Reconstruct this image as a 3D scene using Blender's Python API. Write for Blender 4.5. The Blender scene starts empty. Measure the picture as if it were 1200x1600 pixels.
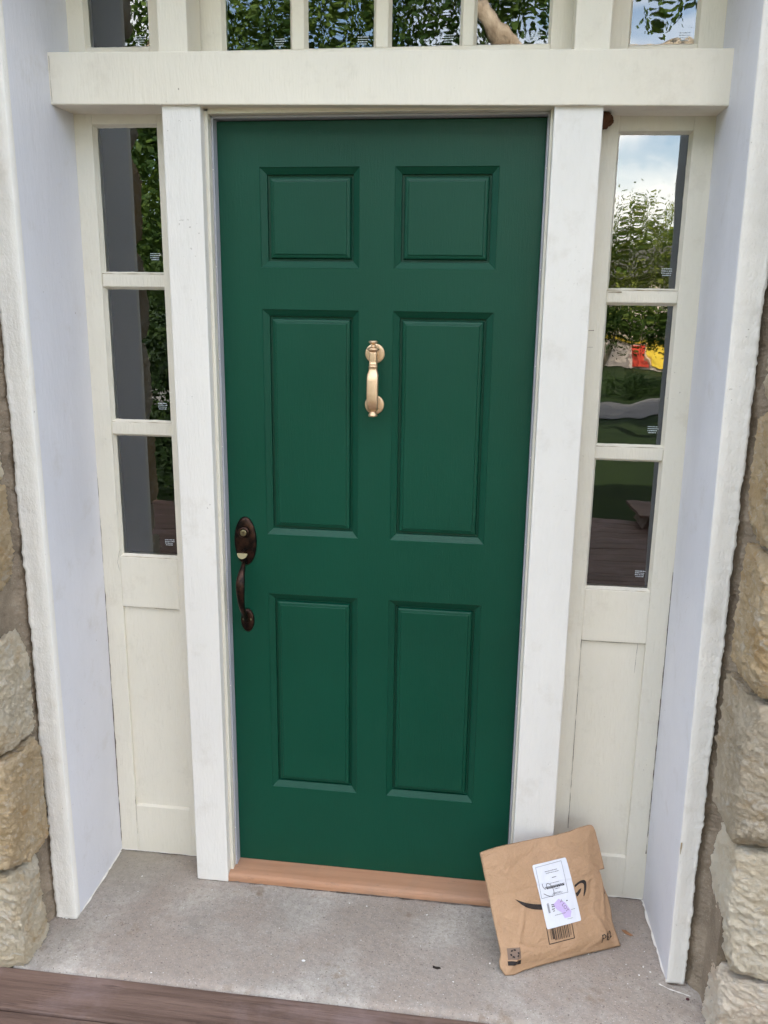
import bpy, bmesh, math, random
from mathutils import Vector, Matrix, noise
random.seed(7)
R = math.radians
S = bpy.context.scene
COL = S.collection

# ------------------------------------------------------------------ camera, sky, sun, exposure
cam = bpy.data.objects.new('camera', bpy.data.cameras.new('camera'))
COL.objects.link(cam)
cam.location = (0.6998, -2.1740, 1.6362)
cam.rotation_euler = (1.32311, -0.01258, 0.13165)
cam.data.sensor_fit = 'HORIZONTAL'
cam.data.sensor_width = 36.0
cam.data.lens = 40.5
cam.data.clip_start = 0.02
cam.data.clip_end = 2000
S.camera = cam

SUN_EL, SUN_ROT = R(37), R(-28)
W = bpy.data.worlds.new("World")
S.world = W
W.use_nodes = True
wn, wl = W.node_tree.nodes, W.node_tree.links
wn.clear()
sky = wn.new('ShaderNodeTexSky'); sky.sky_type = 'NISHITA'; sky.sun_disc = False
sky.sun_elevation = SUN_EL; sky.sun_rotation = SUN_ROT
sky.air_density = 1.0; sky.dust_density = 1.8; sky.ozone_density = 1.0
tc = wn.new('ShaderNodeTexCoord')
cn = wn.new('ShaderNodeTexNoise'); cn.inputs['Scale'].default_value = 3.2; cn.inputs['Detail'].default_value = 6
mp = wn.new('ShaderNodeMapping'); mp.inputs['Scale'].default_value = (1, 1, 2.6)
wl.new(tc.outputs['Generated'], mp.inputs[0]); wl.new(mp.outputs[0], cn.inputs[0])
cr = wn.new('ShaderNodeValToRGB')
cr.color_ramp.elements[0].position = 0.47; cr.color_ramp.elements[1].position = 0.72
wl.new(cn.outputs[0], cr.inputs[0])
mx = wn.new('ShaderNodeMix'); mx.data_type = 'RGBA'
mx.inputs[7].default_value = (13.0, 12.0, 10.9, 1)
wl.new(cr.outputs[0], mx.inputs[0]); wl.new(sky.outputs[0], mx.inputs[6])
bg = wn.new('ShaderNodeBackground'); bg.inputs[1].default_value = 0.13
wo = wn.new('ShaderNodeOutputWorld')
wl.new(mx.outputs[2], bg.inputs[0]); wl.new(bg.outputs[0], wo.inputs[0])

sun = bpy.data.objects.new('sun', bpy.data.lights.new('sun', 'SUN'))
COL.objects.link(sun)
sun.data.energy = 4.6; sun.data.angle = R(0.5); sun.data.color = (1.0, 0.93, 0.82)
sd = Vector((math.sin(SUN_ROT) * math.cos(SUN_EL), math.cos(SUN_ROT) * math.cos(SUN_EL), math.sin(SUN_EL)))
sun.rotation_euler = sd.to_track_quat('Z', 'Y').to_euler()
sun.location = (0, 0, 30)

S.view_settings.view_transform = 'Standard'
S.view_settings.look = 'None'
S.view_settings.exposure = 2.62
S.view_settings.gamma = 1.0
S.view_settings.use_curve_mapping = False
S.render.engine = 'CYCLES'

# ------------------------------------------------------------------ material helpers
class M:
    def __init__(s, name, rough=0.6, metal=0.0, spec=0.5):
        s.m = bpy.data.materials.new(name); s.m.use_nodes = True
        s.n, s.l = s.m.node_tree.nodes, s.m.node_tree.links
        s.b = s.n['Principled BSDF']
        s.b.inputs['Roughness'].default_value = rough
        s.b.inputs['Metallic'].default_value = metal
        s.b.inputs['Specular IOR Level'].default_value = spec
        s.tc = s.n.new('ShaderNodeTexCoord')
        s.h = None
    def noise(s, scale=5, detail=4, rough=0.55, stretch=(1, 1, 1), dist=0.0, off=(0, 0, 0)):
        m = s.n.new('ShaderNodeMapping'); m.inputs['Scale'].default_value = stretch
        m.inputs['Location'].default_value = off
        s.l.new(s.tc.outputs['Object'], m.inputs[0])
        t = s.n.new('ShaderNodeTexNoise'); t.inputs['Scale'].default_value = scale
        t.inputs['Detail'].default_value = detail; t.inputs['Roughness'].default_value = rough
        t.inputs['Distortion'].default_value = dist
        s.l.new(m.outputs[0], t.inputs[0]); return t.outputs[0]
    def voro(s, scale=5, feature='F1', stretch=(1, 1, 1), out=0):
        m = s.n.new('ShaderNodeMapping'); m.inputs['Scale'].default_value = stretch
        s.l.new(s.tc.outputs['Object'], m.inputs[0])
        t = s.n.new('ShaderNodeTexVoronoi'); t.inputs['Scale'].default_value = scale; t.feature = feature
        s.l.new(m.outputs[0], t.inputs[0]); return t.outputs[out]
    def ramp(s, src, stops):
        r = s.n.new('ShaderNodeValToRGB'); e = r.color_ramp.elements
        while len(e) < len(stops): e.new(0.5)
        for k, (p, c) in enumerate(stops):
            e[k].position = p
            e[k].color = (c, c, c, 1) if isinstance(c, (int, float)) else (*c, 1)
        s.l.new(src, r.inputs[0]); return r.outputs[0]
    def mix(s, fac, a, b, mode='MIX'):
        x = s.n.new('ShaderNodeMix'); x.data_type = 'RGBA'; x.blend_type = mode
        for i, v in ((0, fac), (6, a), (7, b)):
            if isinstance(v, (int, float)): x.inputs[i].default_value = v if i == 0 else (v, v, v, 1)
            elif isinstance(v, tuple): x.inputs[i].default_value = (*v, 1)
            else: s.l.new(v, x.inputs[i])
        return x.outputs[2]
    def math(s, op, a, b=0.0):
        x = s.n.new('ShaderNodeMath'); x.operation = op
        for i, v in ((0, a), (1, b)):
            if isinstance(v, (int, float)): x.inputs[i].default_value = v
            else: s.l.new(v, x.inputs[i])
        return x.outputs[0]
    def color(s, c):
        if isinstance(c, tuple): s.b.inputs['Base Color'].default_value = (*c, 1)
        else: s.l.new(c, s.b.inputs['Base Color'])
        return s
    def rough(s, c): s.l.new(c, s.b.inputs['Roughness']); return s
    def bump(s, h, dist=0.002, strength=1.0):
        b = s.n.new('ShaderNodeBump'); b.inputs['Distance'].default_value = dist
        b.inputs['Strength'].default_value = strength
        s.l.new(h, b.inputs['Height'])
        if s.h is not None: s.l.new(s.h, b.inputs['Normal'])
        s.h = b.outputs[0]; s.l.new(s.h, s.b.inputs['Normal']); return s

MAT = {}
def paint(name, col, dirt=(0.42, 0.36, 0.27), rough=0.5, speck=0.70, brush=(1, 1, .12), worn=0.35, bd=.0009):
    a = M(name, rough)
    n1 = a.noise(3.5, 5, .6, (1, 1, .5))
    base = a.mix(a.ramp(n1, [(.35, 0.0), (.75, 1.0)]), col, tuple(c * .9 for c in col))
    n2 = a.noise(9, 8, .7)
    base = a.mix(a.ramp(n2, [(.56, 0.0), (.80, worn)]), base, dirt)
    sp = a.noise(140, 2, .5)
    m2 = a.noise(6, 3, .5)
    sm = a.math('MULTIPLY', a.ramp(sp, [(speck, 0.0), (speck + .03, 1.0)]), a.ramp(m2, [(.55, 0.0), (.68, .5)]))
    base = a.mix(sm, base, (.16, .12, .08))
    sc = a.voro(9, 'F1', (1, 1, .8))
    sm2 = a.ramp(sc, [(.010, .75), (.020, 0.0)])
    base = a.mix(sm2, base, (.20, .15, .10))
    a.color(base)
    a.bump(a.noise(220, 3, .6, brush), bd)
    a.bump(a.noise(28, 4, .6, (1, 1, .35)), bd * 2.2)
    a.rough(a.ramp(n2, [(.3, rough - .08), (.7, rough + .15)]))
    MAT[name] = a.m; return a.m

CREAM = paint('cream_paint', (.79, .73, .615), rough=.48)
WHITE = paint('white_paint', (.765, .735, .69), rough=.45, worn=.36)
REVEAL = paint('reveal_paint_cool_cast', (.69, .680, .715), rough=.5, worn=.38)  # white paint, part of the cool sky cast mixed into its colour
IVORY = paint('ivory_paint', (.75, .705, .60), rough=.5, worn=.45, bd=.0014)
CAULK = paint('rough_white_paint', (.77, .735, .675), rough=.55, worn=.5, bd=.0016, brush=(1, 1, .7))
STRIP = paint('vinyl_strip', (.40, .40, .44), rough=.4, speck=.9, worn=.3)

a = M('door_green', .40, 0, .27)
n = a.noise(2.2, 3, .5)
a.color(a.mix(a.ramp(n, [(.3, 0.0), (.7, 1.0)]), (.0010, .050, .0275), (.0016, .059, .033)))
a.bump(a.noise(260, 3, .55, (1, 1, .10)), .00035)
a.bump(a.noise(480, 2, .5), .00022)
a.rough(a.ramp(a.noise(12, 4, .6), [(.3, .36), (.7, .46)]))
GREEN = a.m

a = M('concrete', .85, 0, .3)
c = a.mix(a.ramp(a.noise(4.5, 7, .68), [(.36, 0.0), (.62, 1.0)]), (.305, .272, .232), (.475, .43, .378))
c = a.mix(a.ramp(a.noise(2.6, 6, .7, off=(3.3, 1.7, 0)), [(.44, 0.0), (.58, .9)]), c, (.33, .272, .225))
c = a.mix(a.ramp(a.noise(80, 5, .75), [(.42, 0.0), (.66, .6)]), c, (.235, .205, .185))
c = a.mix(a.ramp(a.noise(230, 3, .6, off=(1, 2, 3)), [(.60, 0.0), (.70, .7)]), c, (.56, .52, .48))
c = a.mix(a.ramp(a.noise(190, 2, .6, off=(5, 2, 3)), [(.64, 0.0), (.69, .8)]), c, (.13, .10, .085))
c = a.mix(a.ramp(a.noise(7, 7, .75, off=(2, 7, 1)), [(.585, 0.0), (.66, .75)]), c, (.235, .175, .125))
c = a.mix(a.ramp(a.noise(16, 8, .8, off=(8, 3, 1)), [(.64, 0.0), (.70, .6)]), c, (.60, .57, .54))
sp = a.n.new('ShaderNodeSeparateXYZ'); a.l.new(a.tc.outputs['Object'], sp.inputs[0])
# darker, greenish tan towards the left back corner
corner_mask = a.math('MULTIPLY', a.ramp(a.math('MULTIPLY', a.math('ADD', sp.outputs[0], .02), -3.0), [(.0, 0.0), (1.0, 1.0)]), a.ramp(a.math('MULTIPLY', a.math('ADD', sp.outputs[1], .2), 5.0), [(.0, 0.0), (1.0, .8)]))
c = a.mix(a.math('MULTIPLY', corner_mask, a.ramp(a.noise(9, 5, .7), [(.3, .3), (.6, 1.0)])), c, (.27, .235, .17))
a.color(c)
a.bump(a.noise(120, 5, .75), .0022); a.bump(a.noise(14, 6, .65), .005)
CONC = a.m

a = M('mortar', .95, 0, .15)
c = a.mix(a.ramp(a.noise(14, 6, .7), [(.3, 0.0), (.7, 1.0)]), (.24, .185, .130), (.43, .345, .255))
c = a.mix(a.ramp(a.noise(3, 4, .6), [(.45, 0.0), (.7, .6)]), c, (.16, .125, .09))
c = a.mix(a.ramp(a.noise(240, 2, .6), [(.6, 0.0), (.68, .6)]), c, (.46, .42, .35))
a.color(c)
a.bump(a.noise(110, 6, .8), .006); a.bump(a.noise(30, 5, .7), .008)
MORTAR = a.m

def stone_mat(name, base, alt, vein, stain=(.42, .24, .09)):
    a = M(name, .86, 0, .25)
    c = a.mix(a.ramp(a.noise(9, 7, .7), [(.36, 0.0), (.62, 1.0)]), base, alt)
    c = a.mix(a.ramp(a.noise(6, 6, .68, (1, 1, 1.8), 1.0, (4, 1, 2)), [(.52, 0.0), (.68, .75)]), c, stain)
    c = a.mix(a.ramp(a.noise(34, 6, .75, (1, 1, 1.6), .8), [(.52, 0.0), (.68, .8)]), c, vein)
    c = a.mix(a.ramp(a.noise(70, 6, .75, off=(9, 1, 2)), [(.28, .55), (.38, 0.0)]), c, tuple(x * .45 for x in base))
    a.color(c)
    a.bump(a.noise(44, 9, .80, (1, 1, 1.7), .5), .018)
    a.bump(a.noise(170, 5, .8), .006)
    return a.m
ST_CREAM = stone_mat('cream_limestone', (.84, .70, .50), (.90, .80, .63), (.88, .82, .71), (.62, .46, .26))
ST_ORANGE = stone_mat('orange_limestone', (.62, .44, .24), (.72, .56, .36), (.80, .72, .60), (.56, .31, .10))
ST_PALE = stone_mat('pale_limestone', (.74, .61, .42), (.83, .73, .57), (.87, .82, .73), (.62, .42, .20))
ST_GREY = stone_mat('grey_brown_limestone', (.56, .45, .31), (.68, .57, .42), (.74, .67, .56), (.46, .31, .16))
ST_PINK = stone_mat('pinkish_limestone', (.82, .67, .50), (.87, .76, .61), (.86, .79, .69), (.66, .46, .30))

a = M('deck_wood', .6, 0, .35)
w = a.noise(16, 8, .65, (.12, 1.6, 1.6), .6)
c = a.mix(a.ramp(w, [(.3, 0.0), (.7, 1.0)]), (.070, .040, .028), (.19, .122, .094))
c = a.mix(a.ramp(a.noise(5, 5, .65), [(.5, 0.0), (.75, .6)]), c, (.27, .20, .195))
c = a.mix(a.ramp(a.noise(60, 3, .7, (.1, 1, 1)), [(.6, 0.0), (.72, .6)]), c, (.045, .025, .02))
a.color(c); a.bump(a.noise(70, 6, .7, (.06, 1, 1)), .004)
DECK = a.m

a = M('threshold_paint', .62, 0, .4)
w = a.noise(30, 6, .6, (.08, 1.4, 1.4))
c = a.mix(a.ramp(w, [(.3, 0.0), (.7, 1.0)]), (.40, .205, .115), (.50, .275, .165))
c = a.mix(a.ramp(a.noise(6, 6, .7), [(.45, 0.0), (.75, .6)]), c, (.33, .215, .15))
c = a.mix(a.ramp(a.noise(45, 6, .8, (.3, 1, 1)), [(.58, 0.0), (.70, .6)]), c, (.20, .13, .09))
a.color(c); a.bump(a.noise(60, 5, .6, (.06, 1, 1)), .001)
SILL = a.m

a = M('aged_bronze', .38, 1.0)
c = a.mix(a.ramp(a.noise(45, 5, .7), [(.42, 0.0), (.66, 1.0)]), (.020, .016, .015), (.085, .045, .032))
a.color(c); a.rough(a.ramp(a.noise(60, 4, .6), [(.3, .28), (.7, .5)])); BRONZE = a.m
a = M('worn_brass', .45, 1.0); a.color((.24, .205, .12)); OLDBRASS = a.m
a = M('satin_brass', .5, 1.0)
a.color(a.mix(a.ramp(a.noise(70, 4, .6), [(.35, 0.0), (.7, 1.0)]), (.82, .60, .40), (.72, .50, .31)))
a.rough(a.ramp(a.noise(90, 3, .6, (1, 1, .3)), [(.3, .44), (.7, .58)])); BRASS = a.m
a = M('dark_gap', .9, 0, .1); a.color((.03, .024, .02)); DARK = a.m
a = M('crack_dirt', .9, 0, .1); a.color(a.mix(a.ramp(a.noise(60, 4, .7), [(.4, 0.0), (.6, 1.0)]), (.07, .05, .04), (.22, .18, .15))); CRACK = a.m

a = M('kraft_paper', .78, 0, .25)
c = a.mix(a.ramp(a.noise(7, 5, .6), [(.3, 0.0), (.7, 1.0)]), (.415, .26, .152), (.475, .30, .183))
c = a.mix(a.ramp(a.noise(260, 3, .7, (1, 1, .4)), [(.45, 0.0), (.65, .45)]), c, (.38, .235, .135))
a.color(c); a.bump(a.noise(20, 6, .65, (1, 1, 1), 1.6), .0075); a.bump(a.noise(300, 2, .5), .0002)
KRAFT = a.m
a = M('label_paper', .45, 0, .5); a.color((.69, .70, .76)); LABEL = a.m
a = M('black_ink', .6, 0, .3); a.color(a.mix(a.ramp(a.noise(120, 3, .6), [(.4, 0.0), (.7, .5)]), (.018, .014, .013), (.06, .04, .03))); INK = a.m
a = M('grey_ink', .6, 0, .3); a.color((.16, .16, .19)); GREYINK = a.m
a = M('lilac_ink', .55, 0, .4); a.color((.56, .44, .72)); LILAC = a.m
a = M('faded_ink_block', .6, 0, .3); a.color((.20, .135, .10)); FADED = a.m

a = M('mud', .95, 0, .1); a.color(a.mix(a.noise(60, 4, .7), (.06, .028, .016), (.13, .06, .032))); a.bump(a.noise(120, 4, .7), .003); MUD = a.m
a = M('dry_leaf', .8); a.color(a.mix(a.noise(90, 3, .6), (.16, .07, .03), (.34, .17, .08))); DRY = a.m
a = M('white_fleck', .7); a.color((.78, .76, .72)); FLECK = a.m
a = M('etched_print', .7); a.color((.50, .55, .60)); ETCH = a.m

# glass: clear sheet with a slightly wavy mirror reflection
def glass(name, seed, amp=.004):
    g = bpy.data.materials.new(name); g.use_nodes = True
    n, l = g.node_tree.nodes, g.node_tree.links; n.clear()
    t = n.new('ShaderNodeTexCoord'); m = n.new('ShaderNodeMapping')
    m.inputs['Location'].default_value = (seed * 3.1, 0, seed * 1.7); m.inputs['Scale'].default_value = (1.2, 1, .55)
    l.new(t.outputs['Object'], m.inputs[0])
    z = n.new('ShaderNodeTexNoise'); z.inputs['Scale'].default_value = 8.0; z.inputs['Detail'].default_value = 1.5
    l.new(m.outputs[0], z.inputs[0])
    b = n.new('ShaderNodeBump'); b.inputs['Distance'].default_value = amp; l.new(z.outputs[0], b.inputs['Height'])
    fr = n.new('ShaderNodeFresnel'); fr.inputs['IOR'].default_value = 1.5; l.new(b.outputs[0], fr.inputs[1])
    k = n.new('ShaderNodeMath'); k.operation = 'MULTIPLY'; k.inputs[1].default_value = 3.4; k.use_clamp = True
    l.new(fr.outputs[0], k.inputs[0])
    tr = n.new('ShaderNodeBsdfTransparent'); tr.inputs[0].default_value = (.70, .74, .72, 1)
    gl = n.new('ShaderNodeBsdfGlossy'); gl.inputs['Roughness'].default_value = 0.009
    gl.inputs[0].default_value = (.98, 1, .99, 1); l.new(b.outputs[0], gl.inputs['Normal'])
    mx = n.new('ShaderNodeMixShader'); l.new(k.outputs[0], mx.inputs[0]); l.new(tr.outputs[0], mx.inputs[1]); l.new(gl.outputs[0], mx.inputs[2])
    o = n.new('ShaderNodeOutputMaterial'); l.new(mx.outputs[0], o.inputs[0]); return g
GL_FLAT = glass('float_glass', 4, .00012)
GL_STILL = glass('old_glass', 1, .0004)
GL_WAVY = glass('wavy_glass', 2, .0008)

# ------------------------------------------------------------------ object helpers
BASE = {}
def thing(name, label, cat, loc=(0, 0, 0), group=None):
    o = bpy.data.objects.new(name, None); COL.objects.link(o)
    o.location = loc; o['label'] = label; o['category'] = cat
    if group: o['group'] = group
    o.empty_display_size = .1
    BASE[o.name] = Vector(loc); return o
def root_of(o):
    while o.parent: o = o.parent
    return o
def obj(name, bm, mats, parent=None, label=None, smooth=False):
    """one mesh object; bm is in world coordinates"""
    me = bpy.data.meshes.new(name)
    base = BASE[root_of(parent).name] if parent else Vector((0, 0, 0))
    bmesh.ops.translate(bm, verts=bm.verts, vec=-base)
    bm.normal_update(); bm.to_mesh(me); bm.free()
    for mt in (mats if isinstance(mats, (list, tuple)) else [mats]): me.materials.append(mt)
    if smooth:
        for p in me.polygons: p.use_smooth = True
    o = bpy.data.objects.new(name, me); COL.objects.link(o)
    if parent: o.parent = parent
    if label: o['label'] = label
    return o
def tagged(o, label=None, cat=None, group=None, kind=None):
    for k, v in (('label', label), ('category', cat), ('group', group), ('kind', kind)):
        if v: o[k] = v
    return o

def hexa(bm, c8):
    """box from 8 corners: bottom ring 0-3, top ring 4-7"""
    v = [bm.verts.new(p) for p in c8]
    for f in ((3, 2, 1, 0), (4, 5, 6, 7), (0, 1, 5, 4), (1, 2, 6, 5), (2, 3, 7, 6), (3, 0, 4, 7)):
        bm.faces.new([v[i] for i in f])
    return v
def box(x0, x1, y0, y1, z0, z1, bev=.002, bm=None, seg=2):
    own = bm is None
    b = bmesh.new()
    hexa(b, [(x0, y0, z0), (x1, y0, z0), (x1, y1, z0), (x0, y1, z0), (x0, y0, z1), (x1, y0, z1), (x1, y1, z1), (x0, y1, z1)])
    if bev: bmesh.ops.bevel(b, geom=b.edges[:], offset=bev, segments=seg, profile=.5, affect='EDGES')
    if own: return b
    me = bpy.data.meshes.new('t'); b.to_mesh(me); b.free(); bm.from_mesh(me); bpy.data.meshes.remove(me)
    return bm
def boxc(c8, bev=.002, seg=2):
    b = bmesh.new(); hexa(b, c8)
    if bev: bmesh.ops.bevel(b, geom=b.edges[:], offset=bev, segments=seg, profile=.5, affect='EDGES')
    return b
def quad(bm, a, b, c, d):
    vs = [bm.verts.new(p) for p in (a, b, c, d)]; return bm.faces.new(vs)
def loft(bm, rings, close=True, cap=True):
    """rings: list of equal-length point lists"""
    L = [[bm.verts.new(p) for p in r] for r in rings]
    n = len(L[0])
    for a, b in zip(L, L[1:]):
        for i in range(n if close else n - 1):
            j = (i + 1) % n
            bm.faces.new((a[i], a[j], b[j], b[i]))
    if cap: bm.faces.new(list(reversed(L[0]))); bm.faces.new(L[-1])
    bmesh.ops.recalc_face_normals(bm, faces=bm.faces[:])
    return L
def lathe(bm, cx, cz, prof, sx=1.0, sz=1.0, n=32):
    """revolve about an axis along y: prof = [(y, radius)]"""
    rings = []
    for y, r in prof:
        rings.append([(cx + r * sx * math.cos(2 * math.pi * i / n), y, cz + r * sz * math.sin(2 * math.pi * i / n)) for i in range(n)])
    loft(bm, rings)
def fb(p, s, oct=4, h=.6):
    v = Vector(p) * s; t = 0; am = 1
    for _ in range(oct):
        t += am * noise.noise(v); v = v * 2.03 + Vector((3.1, 1.7, 5.3)); am *= h
    return t

# ------------------------------------------------------------------ ground, deck, slab
ZF = -0.03
def structure(name, bm, m, label=None, smooth=False):
    o = obj(name, bm, m, None, label, smooth); o['kind'] = 'structure'; return o

a = M('lawn_grass', .9, 0, .2)
c = a.mix(a.ramp(a.noise(1.2, 6, .7), [(.35, 0.0), (.65, 1.0)]), (.010, .026, .006), (.026, .048, .010))  # tree shade put into the grass colour, dark over the whole lawn
c = a.mix(a.ramp(a.noise(40, 4, .8), [(.4, 0.0), (.7, .7)]), c, (.035, .06, .014))
a.color(c); a.bump(a.noise(60, 5, .8), .03)
GRASS = a.m
a = M('asphalt', .85); a.color(a.mix(a.noise(30, 5, .7), (.16, .15, .145), (.24, .23, .22))); ROADM = a.m

def patch(x0, x1, y0, y1, z): 
    b = bmesh.new(); quad(b, (x0, y0, z), (x1, y0, z), (x1, y1, z), (x0, y1, z)); return b
structure('ground', patch(-600, 600, -600, 600, -.62), GRASS, 'lawn in front of the house')
structure('road', patch(-300, 300, -17.2, -14.4, -.60), ROADM, 'pale road beyond the lawn')

# doorstep slab with worn front edge
bm = bmesh.new()
NX, NY = 180, 50
X0, X1, Y0, Y1 = -.46, 1.30, -.46, .05
grid = []
for j in range(NY + 1):
    row = []
    for i in range(NX + 1):
        u, v = i / NX, j / NY
        x = X0 + (X1 - X0) * u; y = Y0 + (Y1 - Y0) * v
        z = ZF + .0010 * fb((x, y, 0), 9, 4) + .0005 * fb((x, y, 3), 60, 2)
        if j == 0: y += .004 * fb((x, 0, 0), 18, 4); z -= .006
        if j == 1: z -= .0012
        cl = max(0, 1 - math.hypot(x + .40, y + .45) / .045); z -= .018 * cl
        row.append(bm.verts.new((x, y, z)))
    grid.append(row)
for j in range(NY):
    for i in range(NX):
        bm.faces.new((grid[j][i], grid[j][i + 1], grid[j + 1][i + 1], grid[j + 1][i]))
low = [bm.verts.new((v.co.x, v.co.y, -.25)) for v in grid[0]]
for i in range(NX): bm.faces.new((low[i], low[i + 1], grid[0][i + 1], grid[0][i]))
structure('doorstep', bm, CONC, 'grey concrete doorstep', True)

deck = bpy.data.objects.new('deck', None); COL.objects.link(deck); deck['kind'] = 'structure'
deck['label'] = 'red brown wooden porch deck'; BASE['deck'] = Vector((0, 0, 0))
ys = [-.462, -.592]
while ys[-1] > -4.3: ys.append(ys[-1] - .14)
for k, (ya, yb) in enumerate(zip(ys, ys[1:])):
    z = -.038 + random.uniform(-.001, .001)
    b = bmesh.new()
    n = 120 if k < 2 else 2
    rings = []
    for i in range(n + 1):
        x = -3.2 + 7.6 * i / n
        wv = .0015 * fb((x, ya, 0), 3, 3)
        y1_, y0_ = ya + wv, yb + .004 + wv
        rr = .005
        rings.append([(x, y0_, z - .036), (x, y0_, z - rr), (x, y0_ + rr * .3, z - rr * .3), (x, y0_ + rr, z),
                      (x, y1_ - rr, z), (x, y1_ - rr * .3, z - rr * .3), (x, y1_, z - rr), (x, y1_, z - .036)])
    loft(b, rings)
    obj('plank', b, DECK, deck)
b = box(-3.2, 4.4, -4.3, -.47, -.40, -.085, 0)
obj('deck_frame', b, DARK, deck)

# ------------------------------------------------------------------ house shell (mostly above and behind the view)
a = M('interior_dark', .9, 0, .1); a.color((.012, .011, .010)); ROOM = a.m  # darkness of the unlit rooms put into the colour, near black
a = M('roof_shingle', .9); a.color(a.mix(a.noise(20, 4, .6), (.07, .065, .06), (.12, .11, .10))); ROOFM = a.m
house = thing('house', 'stone house with the white framed front entrance and dark rooms behind the glass', 'house', (0.4, 3, -.6))
obj('interior_floor', box(-3.9, 4.7, .12, 7.9, -.2, -.02, 0), ROOM, house)
obj('interior_wall', box(-3.9, 4.7, 3.0, 3.1, -.02, 5.8, 0), ROOM, house)
b = box(-4.1, -3.9, .1, 8, -.6, 6, 0); box(4.7, 4.9, .1, 8, -.6, 6, 0, b); box(-4.1, 4.9, 8, 8.2, -.6, 6, 0, b)
box(-3.9, 4.7, .1, 8, 5.8, 6, 0, b)
obj('outer_wall', b, MORTAR, house)
b = bmesh.new()
hexa(b, [(-4.6, -.55, 5.95), (5.4, -.55, 5.95), (5.4, 3.9, 8.6), (-4.6, 3.9, 8.6), (-4.6, -.55, 6.1), (5.4, -.55, 6.1), (5.4, 3.9, 8.75), (-4.6, 3.9, 8.75)])
hexa(b, [(-4.6, 3.9, 8.6), (5.4, 3.9, 8.6), (5.4, 8.6, 5.95), (-4.6, 8.6, 5.95), (-4.6, 3.9, 8.75), (5.4, 3.9, 8.75), (5.4, 8.6, 6.1), (-4.6, 8.6, 6.1)])
obj('roof', b, ROOFM, house)
obj('upper_wall', box(-4.1, 4.9, -.43, .098, 2.60, 5.97, 0), MORTAR, house)

# ------------------------------------------------------------------ stone walls either side
def stone_bm(x0, x1, y0, y1, z0, z1, seed, cuts=10, amp=.008, rnd=.16, skew=None):
    """rock-faced block: box with knocked arrises, chipped by random cleavage planes, then roughened"""
    b = bmesh.new()
    bmesh.ops.create_cube(b, size=2)
    bmesh.ops.subdivide_edges(b, edges=b.edges[:], cuts=cuts, use_grid_fill=True)
    c = Vector(((x0 + x1) / 2, (y0 + y1) / 2, (z0 + z1) / 2)); h = Vector(((x1 - x0) / 2, (y1 - y0) / 2, (z1 - z0) / 2))
    rad = min(h) * .22
    rs = random.Random(seed)
    planes = []
    for _ in range(16):
        n = Vector((rs.gauss(0, 1), rs.gauss(0, 1) - .25, rs.gauss(0, .9))).normalized()
        sup = abs(n.x) * h.x + abs(n.y) * h.y + abs(n.z) * h.z
        planes.append((n, sup * rs.uniform(.84, .95)))
    for v in b.verts:
        p = Vector((v.co.x * h.x, v.co.y * h.y, v.co.z * h.z))
        q = Vector([max(-h[i] + rad, min(h[i] - rad, p[i])) for i in range(3)])
        d = p - q
        if d.length > 1e-6:
            k = max(abs(d.x), abs(d.y), abs(d.z)); e = d.normalized() * k
            p = q + d.lerp(e, .75)
        for n, s_ in planes:
            o = p.dot(n) - s_
            if o > 0: p = p - n * o * .9
        w = c + p
        n = d.normalized() if d.length > 1e-6 else Vector((0, -1, 0))
        o = Vector((seed * 1.37, seed * 2.1, 0))
        u = Vector((w.x, w.y, w.z * 1.5 + w.x * .6))
        dd = amp * .55 * fb(w + o, 10, 2)
        if cuts > 16: dd += amp * .95 * (abs(fb(u + o * 2, 32, 4, .65)) - .3) + amp * .42 * fb(u + o, 95, 3, .7)
        else: dd += amp * .5 * abs(fb(w + o * 2, 34, 2))
        v.co = w + n * dd
    return b

def mortar_bm(xr, side, x_out):
    """displaced sheet wrapping the return face and the front of the wall"""
    b = bmesh.new()
    path = [(xr, -.262)] + [(xr, -.262 - .155 * i / 14) for i in range(1, 15)] + [(xr + side * .060 + side * (abs(x_out - xr)) * i / 40, -.417) for i in range(1, 41)]
    rows = []
    NZ = 520
    for k in range(NZ + 1):
        z = -.62 + 3.4 * k / NZ
        row = []
        for i, (x, y) in enumerate(path):
            ret = i <= 14
            d = .0045 * fb((x, y, z), 34, 4, .7) + .006 * fb((x, y, z), 8, 2)
            if ret: x2, y2 = x - side * d * (0 if i == 0 else 1), y
            else: x2, y2 = x, y - d
            if ret: x2 += side * (.060 if side > 0 else .026) * min(1, i / 8)
            row.append(b.verts.new((x2, y2, z)))
        rows.append(row)
    for r0, r1 in zip(rows, rows[1:]):
        for i in range(len(path) - 1): b.faces.new((r0[i], r0[i + 1], r1[i + 1], r1[i]))
    bmesh.ops.recalc_face_normals(b, faces=b.faces[:])
    return b

wl_ = thing('stone_wall', 'rough tan and white limestone wall left of the entrance, brown mortar joint beside the trim', 'wall', (-1.2, -.3, -.6))
wr_ = thing('stone_wall', 'cream rock-faced limestone wall right of the entrance behind the parcel corner', 'wall', (2.0, -.3, -.6))
obj('mortar', mortar_bm(-.4335, -1, -3.2), MORTAR, wl_)
obj('mortar', mortar_bm(1.2285, 1, 4.2), MORTAR, wr_)
obj('wall_core', box(-4.1, -.45, -.40, .098, -.62, 2.75, 0), MORTAR, wl_)
obj('wall_core', box(1.26, 4.9, -.40, .098, -.62, 2.75, 0), MORTAR, wr_)
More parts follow.
